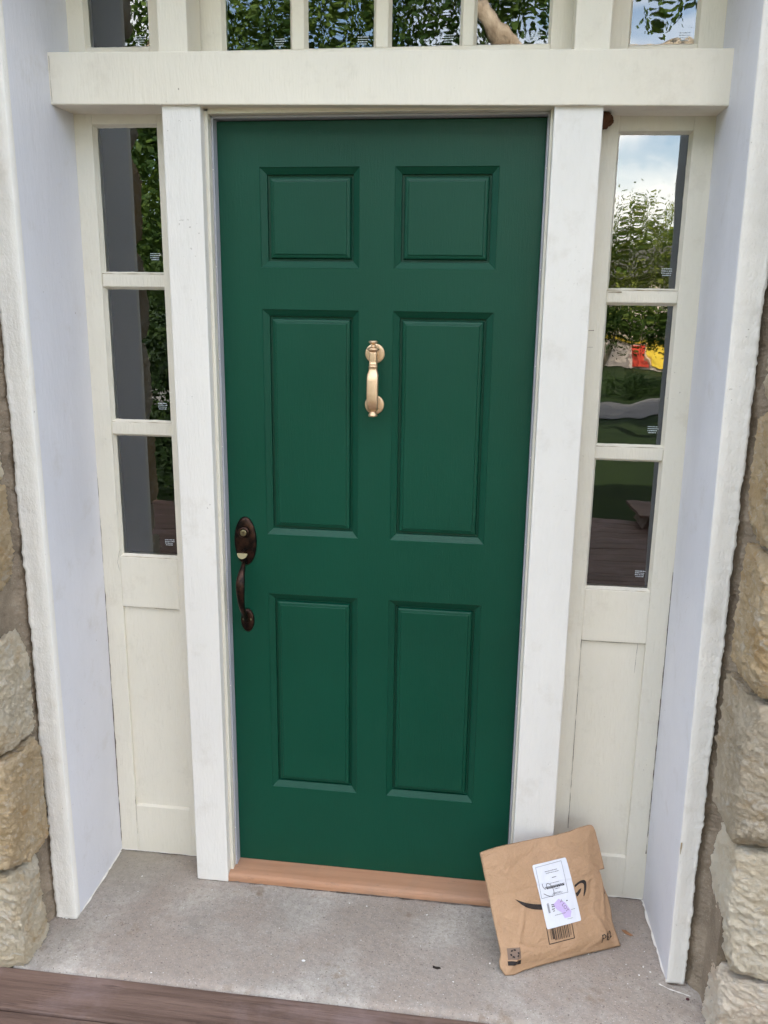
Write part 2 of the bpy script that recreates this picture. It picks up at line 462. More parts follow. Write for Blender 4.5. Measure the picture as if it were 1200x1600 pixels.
# hero stones seen beside the frame  (x_near, x_far, y_back, y_front, z0, z1, material)
LEFT = [(-.424, -.70, -.348, -.472, -.045, .222, ST_PALE, 1), (-.414, -.66, -.318, -.475, .236, .540, ST_ORANGE, 2),
        (-.420, -.74, -.325, -.470, .555, .828, ST_PALE, 3), (-.424, -.68, -.340, -.47, .950, 1.195, ST_ORANGE, 4),
        (-.426, -.72, -.352, -.47, 1.208, 1.47, ST_CREAM, 5), (-.426, -.66, -.355, -.47, 1.483, 1.75, ST_GREY, 6),
        (-.426, -.76, -.35, -.47, 1.763, 2.03, ST_ORANGE, 7), (-.426, -.70, -.35, -.47, 2.043, 2.35, ST_PALE, 8), (-.426, -.70, -.35, -.47, 2.363, 2.66, ST_CREAM, 9)]
for (xn, xf, yb, yf, z0, z1, m, sd_) in LEFT:
    obj('stone', stone_bm(xf, xn, yf, yb + .010, z0, z1, sd_, 42, .0085), m, wl_, smooth=True)
obj('stone', stone_bm(-.75, -.437, -.465, -.39, .835, .945, 31, 9, .006), ST_GREY, wl_, smooth=True)
RIGHT = [(1.258, 1.62, -.340, -.470, -.070, .150, ST_PINK, 11), (1.248, 1.60, -.320, -.472, .162, .488, ST_CREAM, 12),
         (1.236, 1.50, -.296, -.492, .502, .826, ST_GREY, 13), (1.236, 1.56, -.318, -.480, .838, 1.135, ST_ORANGE, 14),
         (1.238, 1.52, -.300, -.480, 1.148, 1.412, ST_ORANGE, 15), (1.240, 1.58, -.318, -.480, 1.424, 1.71, ST_GREY, 16),
         (1.242, 1.56, -.33, -.475, 1.722, 1.99, ST_CREAM, 17), (1.242, 1.54, -.33, -.475, 2.002, 2.31, ST_ORANGE, 18), (1.242, 1.6, -.33, -.475, 2.322, 2.64, ST_PALE, 19)]
for (xn, xf, yb, yf, z0, z1, m, sd_) in RIGHT:
    obj('stone', stone_bm(xn, xf, yf, yb + .010, z0, z1, sd_, 42, .0085), m, wr_, smooth=True)
rs = random.Random(5)
mats = [ST_CREAM, ST_ORANGE, ST_PALE, ST_GREY, ST_PINK]
for side, xa, xb, par in ((-1, -.78, -2.3, wl_), (1, 1.64, 3.1, wr_)):
    z = -.55
    while z < 2.6:
        hh = rs.uniform(.20, .30); x = xa
        while (x > xb) if side < 0 else (x < xb):
            ww = rs.uniform(.25, .46)
            x0, x1 = (x - ww, x - .02) if side < 0 else (x + .02, x + ww)
            obj('stone', stone_bm(x0, x1, -.475, -.39, z, z + hh - .025, rs.randint(40, 900), 4, .008), rs.choice(mats), par, smooth=True)
            x += side * ww
        z += hh

# ------------------------------------------------------------------ white door surround
sur = thing('door_surround', 'white painted wooden frame of posts, cross beam and deep side boards round the green door', 'door frame', (.39, 0, ZF))
# lower posts
obj('post', box(-.1075, -.0145, -.075, .020, ZF, 2.066, .0025), WHITE, sur)
obj('post', box(.7965, .903, -.075, .020, ZF, 2.060, .0025), WHITE, sur)
obj('upper_post', box(-.1085, -.038, -.076, .020, 2.150, 2.48, .0025), CREAM, sur)
obj('upper_post', box(.831, .908, -.076, .020, 2.150, 2.48, .0025), CREAM, sur)
# beam (sags very slightly to the right)
def beamz(x, top): return (2.1662 if top else 2.0530) - (x + .0) * .0150
b = boxc([(-.3775, -.085, beamz(-.37, 0)), (1.1675, -.085, beamz(1.163, 0)), (1.1675, .06, beamz(1.163, 0)), (-.3775, .06, beamz(-.37, 0)),
          (-.3775, -.085, beamz(-.37, 1)), (1.1675, -.085, beamz(1.163, 1)), (1.1675, .06, beamz(1.163, 1)), (-.3775, .06, beamz(-.37, 1))], .003)
obj('cross_beam', b, CREAM, sur)
b = box(-.38, 1.17, -.0845, .06, 2.41, 2.53, .003)
obj('top_beam', b, CREAM, sur)
obj('added_head_board', box(-.43, 1.226, -.2775, .07, 2.53, 2.56, .002), CREAM, sur)  # unseen soffit, added to darken the recess top and bounce warm light
obj('head_trim', box(-.43, 1.226, -.283, -.262, 2.50, 2.66, .002), CREAM, sur)
# reveal boards, tapered and splayed as found
def tall(fn, mat, name, label=None, n=1, bev=.0015):
    c0, c1 = fn(ZF - .002), fn(2.53)
    b = boxc([(*c0[i], ZF - .002) for i in range(4)] + [(*c1[i], 2.53) for i in range(4)], bev)
    return obj(name, b, mat, sur, label)
tall(lambda z: [(-.430, -.2775), (-.3762, -.2775), (-.384 + .004 * z, .07), (-.430, .07)], REVEAL, 'reveal_board', 'side board on the left, white with a cool cast in its colour')
def xr(z): return 1.1855 - .0095 * z
def xb(z): return 1.1725 - .0040 * z
tall(lambda z: [(xr(z), -.2775), (1.226, -.2775), (1.226, .07), (xb(z), .07)], REVEAL, 'reveal_board', 'side board on the right, white with a lavender cast in its colour')
# front trim strips with ragged over-painted outer edge
def trim(side):
    b = bmesh.new(); NZ = 420; prev = None
    for k in range(NZ + 1):
        z = ZF + 2.53 * k / NZ
        r1 = .6 * fb((side * 3.3, .37, z), 17.3, 3, .7) + .5 * fb((side * 3.7, 5.21, z), 71.7, 4, .8) + .5
        r2 = fb((side * 9, 2, z), 5, 2)
        if side < 0: xi, xo = -.3757, -.4305 - .003 * r2 - .0040 * r1
        else: xi, xo = xr(z) + .0004, 1.2250 + .003 * r2 + .0040 * r1
        s = -1 if side < 0 else 1
        j = .0006 * fb((1, side, z), 30, 3)
        w = xo - xi
        rag = -.0009 + .0013 * fb((7.3, side * 1.7, z), 47.7, 5, .8)
        # curling bead of paint along the ragged edge
        ring = [(xi + s * 0, -.262), (xi, -.2822 + j), (xi + s * .002, -.2835 + j), (xi + w * .35, -.2838 + j), (xi + w * .72, -.2834 + j + rag * .4),
                (xi + w * .88, -.2845 + rag), (xo - s * .001, -.2860 + rag * 1.5), (xo + s * .0008, -.2825 + rag), (xo, -.262)]
        vs = [b.verts.new((x, y, z)) for x, y in ring]
        if prev:
            for i in range(len(ring) - 1): b.faces.new((prev[i], prev[i + 1], vs[i + 1], vs[i]))
        else: b.faces.new(vs)
        prev = vs
    b.faces.new(prev)
    bmesh.ops.recalc_face_normals(b, faces=b.faces[:])
    return b
obj('front_trim', trim(-1), CAULK, sur, 'narrow front trim, ragged white edge over the mortar', smooth=True)
obj('front_trim', trim(1), CAULK, sur, 'narrow front trim, chipped and lumpy paint', smooth=True)
# jamb pieces round the door
for x0, x1 in ((-.0145, -.0055), (.7905, .7965)):
    obj('jamb', box(x0, x1, -.050, .045, -.018, 2.047, .0015), IVORY, sur)
obj('jamb_head', box(-.0055, .7905, -.050, .045, 2.0405, 2.0600, .0015), IVORY, sur)
for x0, x1 in ((-.0053, -.0004), (.7856, .7903)):
    ws = obj('weather_strip', box(x0, x1, -.028, .012, -.012, 2.0395, .001), STRIP, sur)
    b = bmesh.new()
    for k in range(9):
        z = .12 + k * .225
        m4 = Matrix.Translation(((x0 + x1) / 2, -.0285, z)) @ Matrix.Scale(.6, 4, (0, 1, 0))
        bmesh.ops.create_icosphere(b, subdivisions=1, radius=.0016, matrix=m4)
    obj('screw', b, WHITE, ws)
obj('weather_strip', box(-.0053, .7903, -.028, .012, 2.0345, 2.0402, .001), STRIP, sur)
# white paint drips where boards meet the slab
b = bmesh.new()
def smear(pts, w, seed):
    n = len(pts); prev = None
    for k in range(n * 8 - 7):
        i, f = divmod(k, 8)
        p = Vector(pts[i]) if i == n - 1 else Vector(pts[i]).lerp(Vector(pts[i + 1]), f / 8)
        a0, a1 = Vector(pts[max(0, min(i, n - 2))]), Vector(pts[min(n - 1, i + 1)] if i < n - 1 else pts[n - 1])
        if (a1 - a0).length < 1e-6: a0 = Vector(pts[n - 2])
        d = (a1 - a0).normalized(); nn = Vector((-d.y, d.x, 0))
        q = max(.08, .55 + .75 * fb((seed, k * .3, 0), 1.4, 3))
        vs = [b.verts.new(p + nn * w * q + Vector((0, 0, ZF + .0022))), b.verts.new(p + Vector((0, 0, ZF + .0034))), b.verts.new(p - nn * w * q + Vector((0, 0, ZF + .0022)))]
        if prev: b.faces.new((prev[0], prev[1], vs[1], vs[0])); b.faces.new((prev[1], prev[2], vs[2], vs[1]))
        prev = vs
smear([(-.375, -.285, 0), (-.3755, -.18, 0), (-.378, -.08, 0), (-.381, .0, 0), (-.383, .024, 0)], .0045, 1)
smear([(-.43, -.285, 0), (-.405, -.287, 0), (-.375, -.287, 0)], .004, 2)
smear([(1.185, -.285, 0), (1.182, -.18, 0), (1.176, -.08, 0), (1.1735, .0, 0), (1.172, .02, 0)], .006, 3)
smear([(1.165, -.292, 0), (1.185, -.305, 0), (1.215, -.315, 0), (1.235, -.322, 0)], .0026, 4)
smear([(-.382, .0235, 0), (-.25, .0235, 0), (-.11, .0235, 0)], .003, 5)
smear([(.91, .0235, 0), (1.05, .0235, 0), (1.17, .0235, 0)], .004, 6)
bmesh.ops.recalc_face_normals(b, faces=b.faces[:])
obj('paint_drip', b, CAULK, sur)
# dirty joints between the boards
def crack(parent, pts, w, seed, mat=CRACK, name='joint', nrm=(0, -1, 0)):
    """thin recess line; pts 3D, width in the plane facing -y"""
    b = bmesh.new(); prev = None
    n = len(pts)
    for i in range(n - 1):
        p0, p1 = Vector(pts[i]), Vector(pts[i + 1])
        m = max(2, int((p1 - p0).length / .008))
        d = (p1 - p0).normalized(); s = d.cross(Vector(nrm)).normalized()
        for k in range(m + (i == n - 2)):
            p = p0.lerp(p1, k / m)
            q = max(.02, .5 + .8 * fb((seed, p.x * 1.0, p.z * 1.0), 22, 4))
            j = s * .0006 * fb((seed + 5, p.x, p.z), 40, 2)
            vs = [b.verts.new(p + s * w * q + j), b.verts.new(p - s * w * q + j)]
            if prev: b.faces.new((prev[0], prev[1], vs[1], vs[0]))
            prev = vs
    bmesh.ops.recalc_face_normals(b, faces=b.faces[:])
    return obj(name, b, mat, parent)

ZJ = ZF + .0026
crack(sur, [(-.381, .0215, ZJ), (-.25, .0215, ZJ), (-.109, .0215, ZJ)], .0022, 41, nrm=(0, 0, 1))
crack(sur, [(.905, .0215, ZJ), (1.05, .0215, ZJ), (1.170, .0215, ZJ)], .0022, 42, nrm=(0, 0, 1))
crack(sur, [(-.1075, -.077, ZJ), (-.06, -.0772, ZJ), (-.014, -.077, ZJ)], .0015, 43, nrm=(0, 0, 1))
crack(sur, [(.797, -.077, ZJ), (.903, -.077, ZJ)], .0015, 44, nrm=(0, 0, 1))
crack(sur, [(-.109, .02, ZJ), (-.109, -.075, ZJ)], .0015, 45, nrm=(0, 0, 1))
crack(sur, [(-.0143, -.075, ZJ), (.30, -.0755, ZJ), (.797, -.075, ZJ)], .0024, 46, nrm=(0, 0, 1))
crack(sur, [(-.434, -.288, ZJ), (-.376, -.2885, ZJ)], .0020, 47, nrm=(0, 0, 1))
crack(sur, [(1.186, -.2885, ZJ), (1.230, -.288, ZJ)], .0030, 48, nrm=(0, 0, 1))
crack(sur, [(-.104, -.0858, 2.0556), (-.016, -.0858, 2.0542)], .0006, 49)
crack(sur, [(.799, -.0858, 2.0420), (.900, -.0858, 2.0405)], .0006, 50)

# ------------------------------------------------------------------ threshold
th = thing('threshold', 'tan painted wooden sill under the green door with a chipped lower edge', 'door sill', (.39, -.03, ZF))
b = bmesh.new(); rings = []
for i in range(121):
    x = -.0143 + (.7963 + .0143) * i / 120
    j = .0009 * fb((x, 0, 0), 40, 3)
    chip = max(0, fb((x, 4, 0), 55, 3) - .25) * .006 + (.0015 if x > .3 else 0)
    rings.append([(x, .04, -.0290), (x, .04, .0), (x, -.050, -.0045 + j * .3), (x, -.064, -.0068 + j * .3), (x, -.0705, -.0105 + j), (x, -.0725, -.0165), (x, -.0722, -.0285 + chip), (x, -.060, -.0280 + chip)])
loft(b, rings)
obj('sill_board', b, SILL, th)
obj('shadow_gap', box(-.012, .795, -.066, .03, -.0315, -.0275, 0), DARK, th)

# ------------------------------------------------------------------ green six-panel door
DW, DH = .7848, 2.032
door = thing('front_door', 'dark green six-panel front door, closed, with brass knocker and bronze handle', 'door', (0, .02, 0))
PX = [(.1030, .3499), (DW - .3499, DW - .1030)]
PZ = [(1.6946, 1.9293), (1.0053, 1.5943), (.2475, .8384)]
xs = [0] + [v for p in PX for v in p] + [DW]
zs = sorted([0.0] + [v for p in PZ for v in p] + [DH])
holes = {(p[0], q[0]) for p in PX for q in PZ}
b = bmesh.new()
vg = {}
def gv(x, y, z):
    k = (round(x, 5), round(y, 5), round(z, 5))
    if k not in vg: vg[k] = b.verts.new((x, y, z))
    return vg[k]
for i in range(len(xs) - 1):
    for j in range(len(zs) - 1):
        if any(abs(xs[i] - hx) < 1e-6 and abs(zs[j] - hz) < 1e-6 for hx, hz in holes): continue
        b.faces.new((gv(xs[i], 0, zs[j]), gv(xs[i + 1], 0, zs[j]), gv(xs[i + 1], 0, zs[j + 1]), gv(xs[i], 0, zs[j + 1])))
for i in range(len(xs) - 1):
    b.faces.new((gv(xs[i], 0, 0), gv(xs[i], .045, 0), gv(xs[i + 1], .045, 0), gv(xs[i + 1], 0, 0)))
    b.faces.new((gv(xs[i], 0, DH), gv(xs[i + 1], 0, DH), gv(xs[i + 1], .045, DH), gv(xs[i], .045, DH)))
for j in range(len(zs) - 1):
    b.faces.new((gv(0, 0, zs[j]), gv(0, 0, zs[j + 1]), gv(0, .045, zs[j + 1]), gv(0, .045, zs[j])))
    b.faces.new((gv(DW, 0, zs[j]), gv(DW, .045, zs[j]), gv(DW, .045, zs[j + 1]), gv(DW, 0, zs[j + 1])))
obj('slab', b, GREEN, door)
obj('back_board', box(0.002, DW - .002, .026, .0449, .002, DH - .002, 0), GREEN, door)
MOULD = [(0, 0), (.0008, .0018), (.0022, .0028), (.0160, .0118), (.0166, .0185), (.0218, .0190)]
FIELD = [(.0218, .0190), (.0224, .0188), (.0246, .0085), (.0275, .0070), (.0320, .0062), (.0328, .0044), (.0345, .0037)]
def ringrect(x0, x1, z0, z1, prof, fill):
    b = bmesh.new(); L = []
    for d, y in prof:
        L.append([b.verts.new(p) for p in ((x0 + d, y, z0 + d), (x1 - d, y, z0 + d), (x1 - d, y, z1 - d), (x0 + d, y, z1 - d))])
    for r0, r1 in zip(L, L[1:]):
        for i in range(4):
            j = (i + 1) % 4; b.faces.new((r0[i], r0[j], r1[j], r1[i]))
    if fill: b.faces.new(L[-1])
    return b
for px in PX:
    for pz in PZ:
        pn = obj('panel', ringrect(px[0], px[1], pz[0], pz[1], FIELD, True), GREEN, door)
        obj('moulding', ringrect(px[0], px[1], pz[0], pz[1], MOULD, False), GREEN, pn)

# door knocker
kn = obj('door_knocker', bmesh.new(), BRASS, door, 'satin brass strap door knocker')
me = kn.data
def rrect(z, yc, hw, hd, n=20, xc=.3915, pw=4.0):
    r = []
    for i in range(n):
        t = 2 * math.pi * i / n; c, s = math.cos(t), math.sin(t)
        r.append((xc + hw * (abs(c) ** (2 / pw)) * (1 if c > 0 else -1), yc + hd * (abs(s) ** (2 / pw)) * (1 if s > 0 else -1), z))
    return r
b = bmesh.new()
# (z, y centre, half width, half depth, power)
prof = [(1.4990, -.034, .0100, .0075), (1.4930, -.034, .0098, .0085), (1.4750, -.0335, .0096, .0085), (1.4690, -.033, .0096, .0085), (1.4672, -.033, .0104, .0100),
        (1.4655, -.033, .0104, .0100), (1.4642, -.033, .0096, .0088), (1.4622, -.033, .0108, .0104), (1.4596, -.033, .0108, .0104), (1.4582, -.033, .0102, .0090),
        (1.4520, -.0345, .0106, .0080), (1.4440, -.0375, .0130, .0078), (1.4395, -.040, .0142, .0078), (1.4375, -.041, .0142, .0082), (1.4250, -.0425, .0143, .0085),
        (1.4000, -.044, .0143, .0085), (1.3800, -.0435, .0142, .0085), (1.3680, -.042, .0140, .0085), (1.3600, -.038, .0134, .0088), (1.3540, -.033, .0122, .0090), (1.3500, -.028, .0100, .0090)]
loft(b, [rrect(*p) for p in prof])
h = len(b.verts)
def vlathe(b, xc, yc, prof, n=24):
    loft(b, [[(xc + r * math.cos(2 * math.pi * i / n), yc + r * math.sin(2 * math.pi * i / n), z) for i in range(n)] for z, r in prof])
vlathe(b, .3915, -.034, [(1.4990, .0102), (1.5003, .0145), (1.5033, .0152), (1.5058, .0140), (1.5073, .0085), (1.5100, .0052), (1.5150, .0048), (1.5170, .0075), (1.5185, .0108), (1.5215, .0112), (1.5235, .0085)])
vlathe(b, .3915, -.030, [(1.3500, .0078), (1.3460, .0084), (1.3420, .0105), (1.3400, .0116), (1.3372, .0116), (1.3358, .0095)])
# necks joining bar and rosettes
lathe(b, .3915, 1.4870, [(-.028, .0075), (-.004, .0085)])
lathe(b, .3915, 1.3620, [(-.032, .0075), (-.004, .0090)])
bmesh.ops.translate(b, verts=b.verts, vec=-BASE['front_door']); b.normal_update(); b.to_mesh(me); b.free()
for p in me.polygons: p.use_smooth = True
for cz in (1.4905, 1.3625):
    b = bmesh.new(); lathe(b, .3915, cz, [(.001, .0240), (-.0035, .0246), (-.0048, .0236), (-.0056, .0215), (-.0060, .018), (-.0062, .002)], n=40)
    obj('rosette', b, BRASS, kn)

# entry handle set
CX = .0440
b = bmesh.new(); lathe(b, CX, .985, [(.001, 1.0), (-.003, 1.0), (-.0055, .955), (-.0075, .86), (-.0085, .70), (-.0088, .05)], .0305, .0675, 40)
eh = obj('entry_handle', b, BRONZE, door, 'aged bronze thumb latch handle set', smooth=True)
b = bmesh.new(); lathe(b, CX, 1.0125, [(-.006, .0165), (-.014, .0165), (-.018, .0155), (-.0205, .0135), (-.0210, .0095), (-.0195, .0085)], n=32)
cy = obj('lock_cylinder', b, BRONZE, eh, smooth=True)
b = bmesh.new(); lathe(b, CX, 1.0125, [(-.0190, .0088), (-.0225, .0088), (-.0232, .0078), (-.0226, .0030), (-.0224, .0003)], n=28)
obj('key_plug', b, OLDBRASS, eh, smooth=True)
b = box(CX - .0008, CX + .0008, -.0238, -.022, 1.0085, 1.0165, 0); obj('keyhole', b, DARK, eh)
# thumb latch: half-round dished tongue
b = bmesh.new(); rings = []
top, bot = [], []
N = 18
for i in range(N + 1):
    t = math.pi * i / N
    x = .0140 * math.cos(t); q = -.0165 * math.sin(t)
    top.append((CX + x, -.036 + .35 * q + .0, .960 + q * .85)); bot.append((CX + x, -.033 + .35 * q, .9585 + q * .85))
loft(b, [bot, top]); obj('thumb_latch', b, OLDBRASS, eh)
b = box(CX - .005, CX + .005, -.034, -.006, .957, .963, .0015); obj('latch_stem', b, BRONZE, eh)
# grip
path = [(.937, -.008, .0050, .0045), (.931, -.018, .0052, .0045), (.922, -.032, .0062, .0050), (.910, -.046, .0085, .0058), (.895, -.058, .0118, .0070), (.875, -.064, .0128, .0074),
        (.850, -.0625, .0108, .0070), (.828, -.0585, .0092, .0068), (.808, -.050, .0078, .0062), (.794, -.040, .0070, .0058), (.780, -.028, .0068, .0055), (.770, -.020, .0070, .0050), (.762, -.012, .0075, .0040), (.752, -.008, .0070, .0030)]
def grip_ring(k):
    z, y, hw, hd = path[k]
    z0, y0 = path[max(0, k - 1)][:2]; z1, y1 = path[min(len(path) - 1, k + 1)][:2]
    d = Vector((0, y1 - y0, z1 - z0)).normalized(); nn = Vector((0, -d.z, d.y))
    return [tuple(Vector((CX, y, z)) + Vector((1, 0, 0)) * hw * math.cos(2 * math.pi * i / 20) + nn * hd * math.sin(2 * math.pi * i / 20)) for i in range(20)]
b = bmesh.new(); loft(b, [grip_ring(k) for k in range(len(path))])
gr = obj('grip', b, BRONZE, eh, smooth=True)
sm = gr.modifiers.new('s', 'SUBSURF'); sm.levels = 1; sm.render_levels = 2
b = bmesh.new(); lathe(b, CX, .7580, [(.001, 1.0), (-.003, 1.0), (-.006, .93), (-.0075, .78), (-.0078, .05)], .0188, .0335, 36)
obj('lower_plate', b, BRONZE, eh, smooth=True)
for dx in (-.0105, .0105):
    b = bmesh.new(); lathe(b, CX + dx, .7620, [(-.005, .0030), (-.0085, .0030), (-.0092, .0020)], n=14); obj('screw', b, OLDBRASS, eh)

# ------------------------------------------------------------------ windows
def pane(par, x0, x1, z0, z1, mat, y=.044, rot=0.0, etch=(.76, .10)):
    b = bmesh.new()
    xc = (x0 + x1) / 2; tn = math.tan(rot)
    hexa(b, [(x0, y + (x0 - xc) * tn, z0), (x1, y + (x1 - xc) * tn, z0), (x1, y + .003 + (x1 - xc) * tn, z0), (x0, y + .003 + (x0 - xc) * tn, z0),
             (x0, y + (x0 - xc) * tn, z1), (x1, y + (x1 - xc) * tn, z1), (x1, y + .003 + (x1 - xc) * tn, z1), (x0, y + .003 + (x0 - xc) * tn, z1)])
    # only the outer sheet carries the mirror reflection: drop the back face pair
    b.faces.index_update()
    bmesh.ops.delete(b, geom=[f for f in b.faces if f.index != 2], context='FACES_ONLY')
    p = obj('pane', b, mat, par)
    # etched glazing mark: four lines of tiny print
    b = bmesh.new(); w, h = x1 - x0, z1 - z0
    ex, ez = x0 + etch[0] * w, z0 + etch[1] * h
    rr = random.Random(int(x0 * 1000) + int(z0 * 77))
    for r in range(4):
        x = ex + (0 if r != 3 else .002); zz = ez + (3 - r) * .0050
        end = ex + (.024 if r < 2 else .021)
        while x < end:
            l = rr.uniform(.0016, .0042)
            yy = y - .0006 + (x - xc) * tn; hh = rr.uniform(.0014, .0024)
            quad(b, (x, yy, zz), (x + l, yy, zz), (x + l, yy, zz + hh), (x, yy, zz + hh))
            x += l + rr.choice([.0006, .0012])
    obj('etched_print', b, ETCH, p)
    return p
def putty(par, x0, x1, z0, z1, yf=.0275, yb=.0437, w=.0055, seed=0, mat=None):
    """sloping glazing bead round a pane, a little uneven"""
    b = bmesh.new(); o, i = [], []
    def jit(t, s): return .0007 * fb((t, s, seed), 45, 3)
    pts = []
    n = 24
    C = [(x0, z0), (x1, z0), (x1, z1), (x0, z1)]
    for k in range(4):
        (xa, za), (xb_, zb) = C[k], C[(k + 1) % 4]
        m = max(4, int(math.hypot(xb_ - xa, zb - za) / .012))
        for q in range(m): pts.append((xa + (xb_ - xa) * q / m, za + (zb - za) * q / m))
    xc, zc = (x0 + x1) / 2, (z0 + z1) / 2
    for (x, z) in pts:
        ex, ez = (x1 - x0) / 2, (z1 - z0) / 2
        ux, uz = (x - xc) / ex, (z - zc) / ez
        j = jit(x * 3 + z, 1)
        ox, oz = xc + ux * (ex + .0008), zc + uz * (ez + .0008)
        ix, iz = xc + ux * (ex - w + j * 1.3), zc + uz * (ez - w + j * 1.3)
        o.append((ox, yf, oz)); i.append((ix, yb, iz))
    L = [[b.verts.new(p) for p in r] for r in (o, i)]
    nn = len(pts)
    for k in range(nn):
        m = (k + 1) % nn; b.faces.new((L[0][k], L[0][m], L[1][m], L[1][k]))
    bmesh.ops.recalc_face_normals(b, faces=b.faces[:])
    return obj('putty', b, mat or IVORY, par)

def sidelight(label, xl, xr_, px0, px1, rows, panel, mat, rot, seed, group, glassm):
    t = thing('sidelight_window', label, 'window', ((xl + xr_) / 2, .04, ZF), group)
    zt = 2.10
    y0 = .025
    obj('stile', box(xl, px0, y0, .075, ZF, zt, .0018), mat, t)
    obj('stile', box(px1, xr_, y0, .075, ZF, zt, .0018), mat, t)
    obj('top_rail', box(px0, px1, y0 + .0004, .075, rows[0][1], zt, .0015), mat, t)
    obj('lock_rail', box(px0, px1, y0 + .0004, .075, panel[1], rows[-1][0], .0018), mat, t)
    b = boxc([(px0, y0 + .0006, ZF), (px1, y0 + .0006, ZF), (px1, .075, ZF), (px0, .075, ZF),
              (px0, y0 + .0006, panel[0] - .006), (px1, y0 + .0006, panel[0] - .006), (px1, .075, panel[0] + .012), (px0, .075, panel[0] + .012)], .0012)
    obj('bottom_rail', b, mat, t)
    obj('lower_panel', box(px0 - .004, px1 + .004, y0 + .0095, .07, panel[0] - .012, panel[1] + .004, 0), mat, t)
    for (a0, a1), (b0, b1) in zip(rows, rows[1:]):
        obj('muntin', box(px0 - .001, px1 + .001, y0 + .0022, .06, b1 - .0005, a0 + .0005, .004, seg=3), mat, t)
    for k, (z0, z1) in enumerate(rows):
        p = pane(t, px0 + .0, px1, z0, z1, glassm[k], rot=rot)
        putty(t, px0, px1, z0, z1, seed=seed + k * 3)
    return t
slL = sidelight('tall narrow three-pane window left of the door reflecting the grey side board', -.3835, -.090, -.3285, -.1610,
          [(1.6765, 2.0335), (1.2925, 1.6435), (.9130, 1.2585)], (.132, .765), IVORY, R(0.0), 1, 'sidelights beside the door', [GL_FLAT] * 3)
slR = sidelight('tall narrow three-pane window right of the door reflecting sky and garden', .885, 1.178, .9500, 1.1165,
          [(1.6505, 2.0050), (1.2705, 1.6210), (.8915, 1.2380)], (.106, .748), IVORY, R(1.3), 5, 'sidelights beside the door', [GL_WAVY, GL_WAVY, GL_STILL])
crack(slL, [(-.3816, .0243, .0), (-.3808, .0243, .35), (-.3798, .0243, .8), (-.3792, .0243, 1.15)], .0022, 3)
crack(slR, [(1.1700, .0243, .12), (1.1690, .0243, .55), (1.1680, .0243, .95)], .0016, 4)
crack(slR, [(.9512, .0240, .18), (.9508, .0240, .45), (.9505, .0240, .75)], .0010, 6)
crack(slL, [(-.3285, .0240, .03), (-.3283, .0240, .16)], .0008, 7)
crack(slR, [(1.098, .0339, .745), (1.0955, .0339, .66)], .0007, 8, name='crack')
crack(slL, [(-.3283, .0243, .765), (-.245, .0243, .7648), (-.162, .0243, .765)], .0007, 9)
crack(slR, [(.952, .0243, .748), (1.03, .0243, .7475), (1.117, .0243, .748)], .0007, 10)
crack(slL, [(-.3283, .0243, .93), (-.336, .0243, .895), (-.331, .0243, .87)], .0005, 12, name='crack')
for zz in (1.515, 1.555): crack(slR, [(.912, .0243, zz), (.926, .0243, zz + .0006)], .0009, 13, name='crack')
crack(sur, [(-.3715, -.0855, 2.064), (-.3712, -.0855, 2.163)], .0005, 14)

a = M('putty_dirt', .9, 0, .1); a.color(a.mix(a.ramp(a.noise(40, 5, .7), [(.35, 0.0), (.65, 1.0)]), (.42, .33, .20), (.24, .18, .11))); DIRT = a.m
for sl_, xa_, xb_, zs_ in ((slL, -.3275, -.162, (1.6765, 1.2925, .9130)), (slR, .951, 1.1155, (1.6505, 1.2705, .8915))):
    for q_, z_ in enumerate(zs_): crack(sl_, [(xa_, .0272, z_ + .0006), (xb_, .0272, z_ + .0006)], .0011, 60 + q_, DIRT, 'dirt_line')
crack(sl_, [(.953, .0255, 1.6465), (.985, .0255, 1.6468)], .0022, 70, DIRT, 'dirt_line')
crack(sur, [(1.1840, -.2846, .372), (1.1838, -.2846, .340)], .0030, 71, DIRT, 'paint_chip')
crack(sur, [(-.4285, -.2860, .985), (-.4285, -.2860, .975)], .0035, 72, DARK, 'knot_hole')
TZ = 2.46
def transom(label, xl, xr_, cells, z0, seed, glassm):
    t = thing('transom_window', label, 'window', ((xl + xr_) / 2, .04, z0 - .03), 'windows above the cross beam')
    y0 = .025
    obj('stile', box(xl, cells[0][0], y0, .075, 2.14, TZ, .0018), CREAM, t)
    obj('stile', box(cells[-1][1], xr_, y0, .075, 2.14, TZ, .0018), CREAM, t)
    obj('bottom_rail', box(cells[0][0], cells[-1][1], y0 + .0004, .075, 2.14, z0, .0018), CREAM, t)
    obj('top_rail', box(cells[0][0], cells[-1][1], y0 + .0004, .075, TZ - .05, TZ, .0018), CREAM, t)
    for a0, a1 in zip(cells, cells[1:]):
        obj('muntin', box(a0[1] - .0005, a1[0] + .0005, y0 + .0022, .06, z0 - .001, TZ - .049, .004, seg=3), CREAM, t)
    for k, (x0, x1) in enumerate(cells):
        pane(t, x0, x1, z0, TZ - .05, glassm[k % len(glassm)], etch=(.74, .055))
        putty(t, x0, x1, z0, TZ - .05, seed=seed + k, mat=CREAM)
    return t
transom('row of four small panes above the green door reflecting leafy branches', -.045, .836, [(.0125, .1800), (.2130, .3800), (.4120, .5820), (.6100, .7840)], 2.1925, 21, [GL_STILL, GL_STILL, GL_STILL, GL_WAVY])
transom('small single pane at the upper left corner of the entrance', -.378, -.105, [(-.3320, -.1690)], 2.2060, 27, [GL_FLAT])
transom('small single pane at the upper right corner, blue sky in the glass', .905, 1.166, [(.9575, 1.1085)], 2.1850, 31, [GL_WAVY])

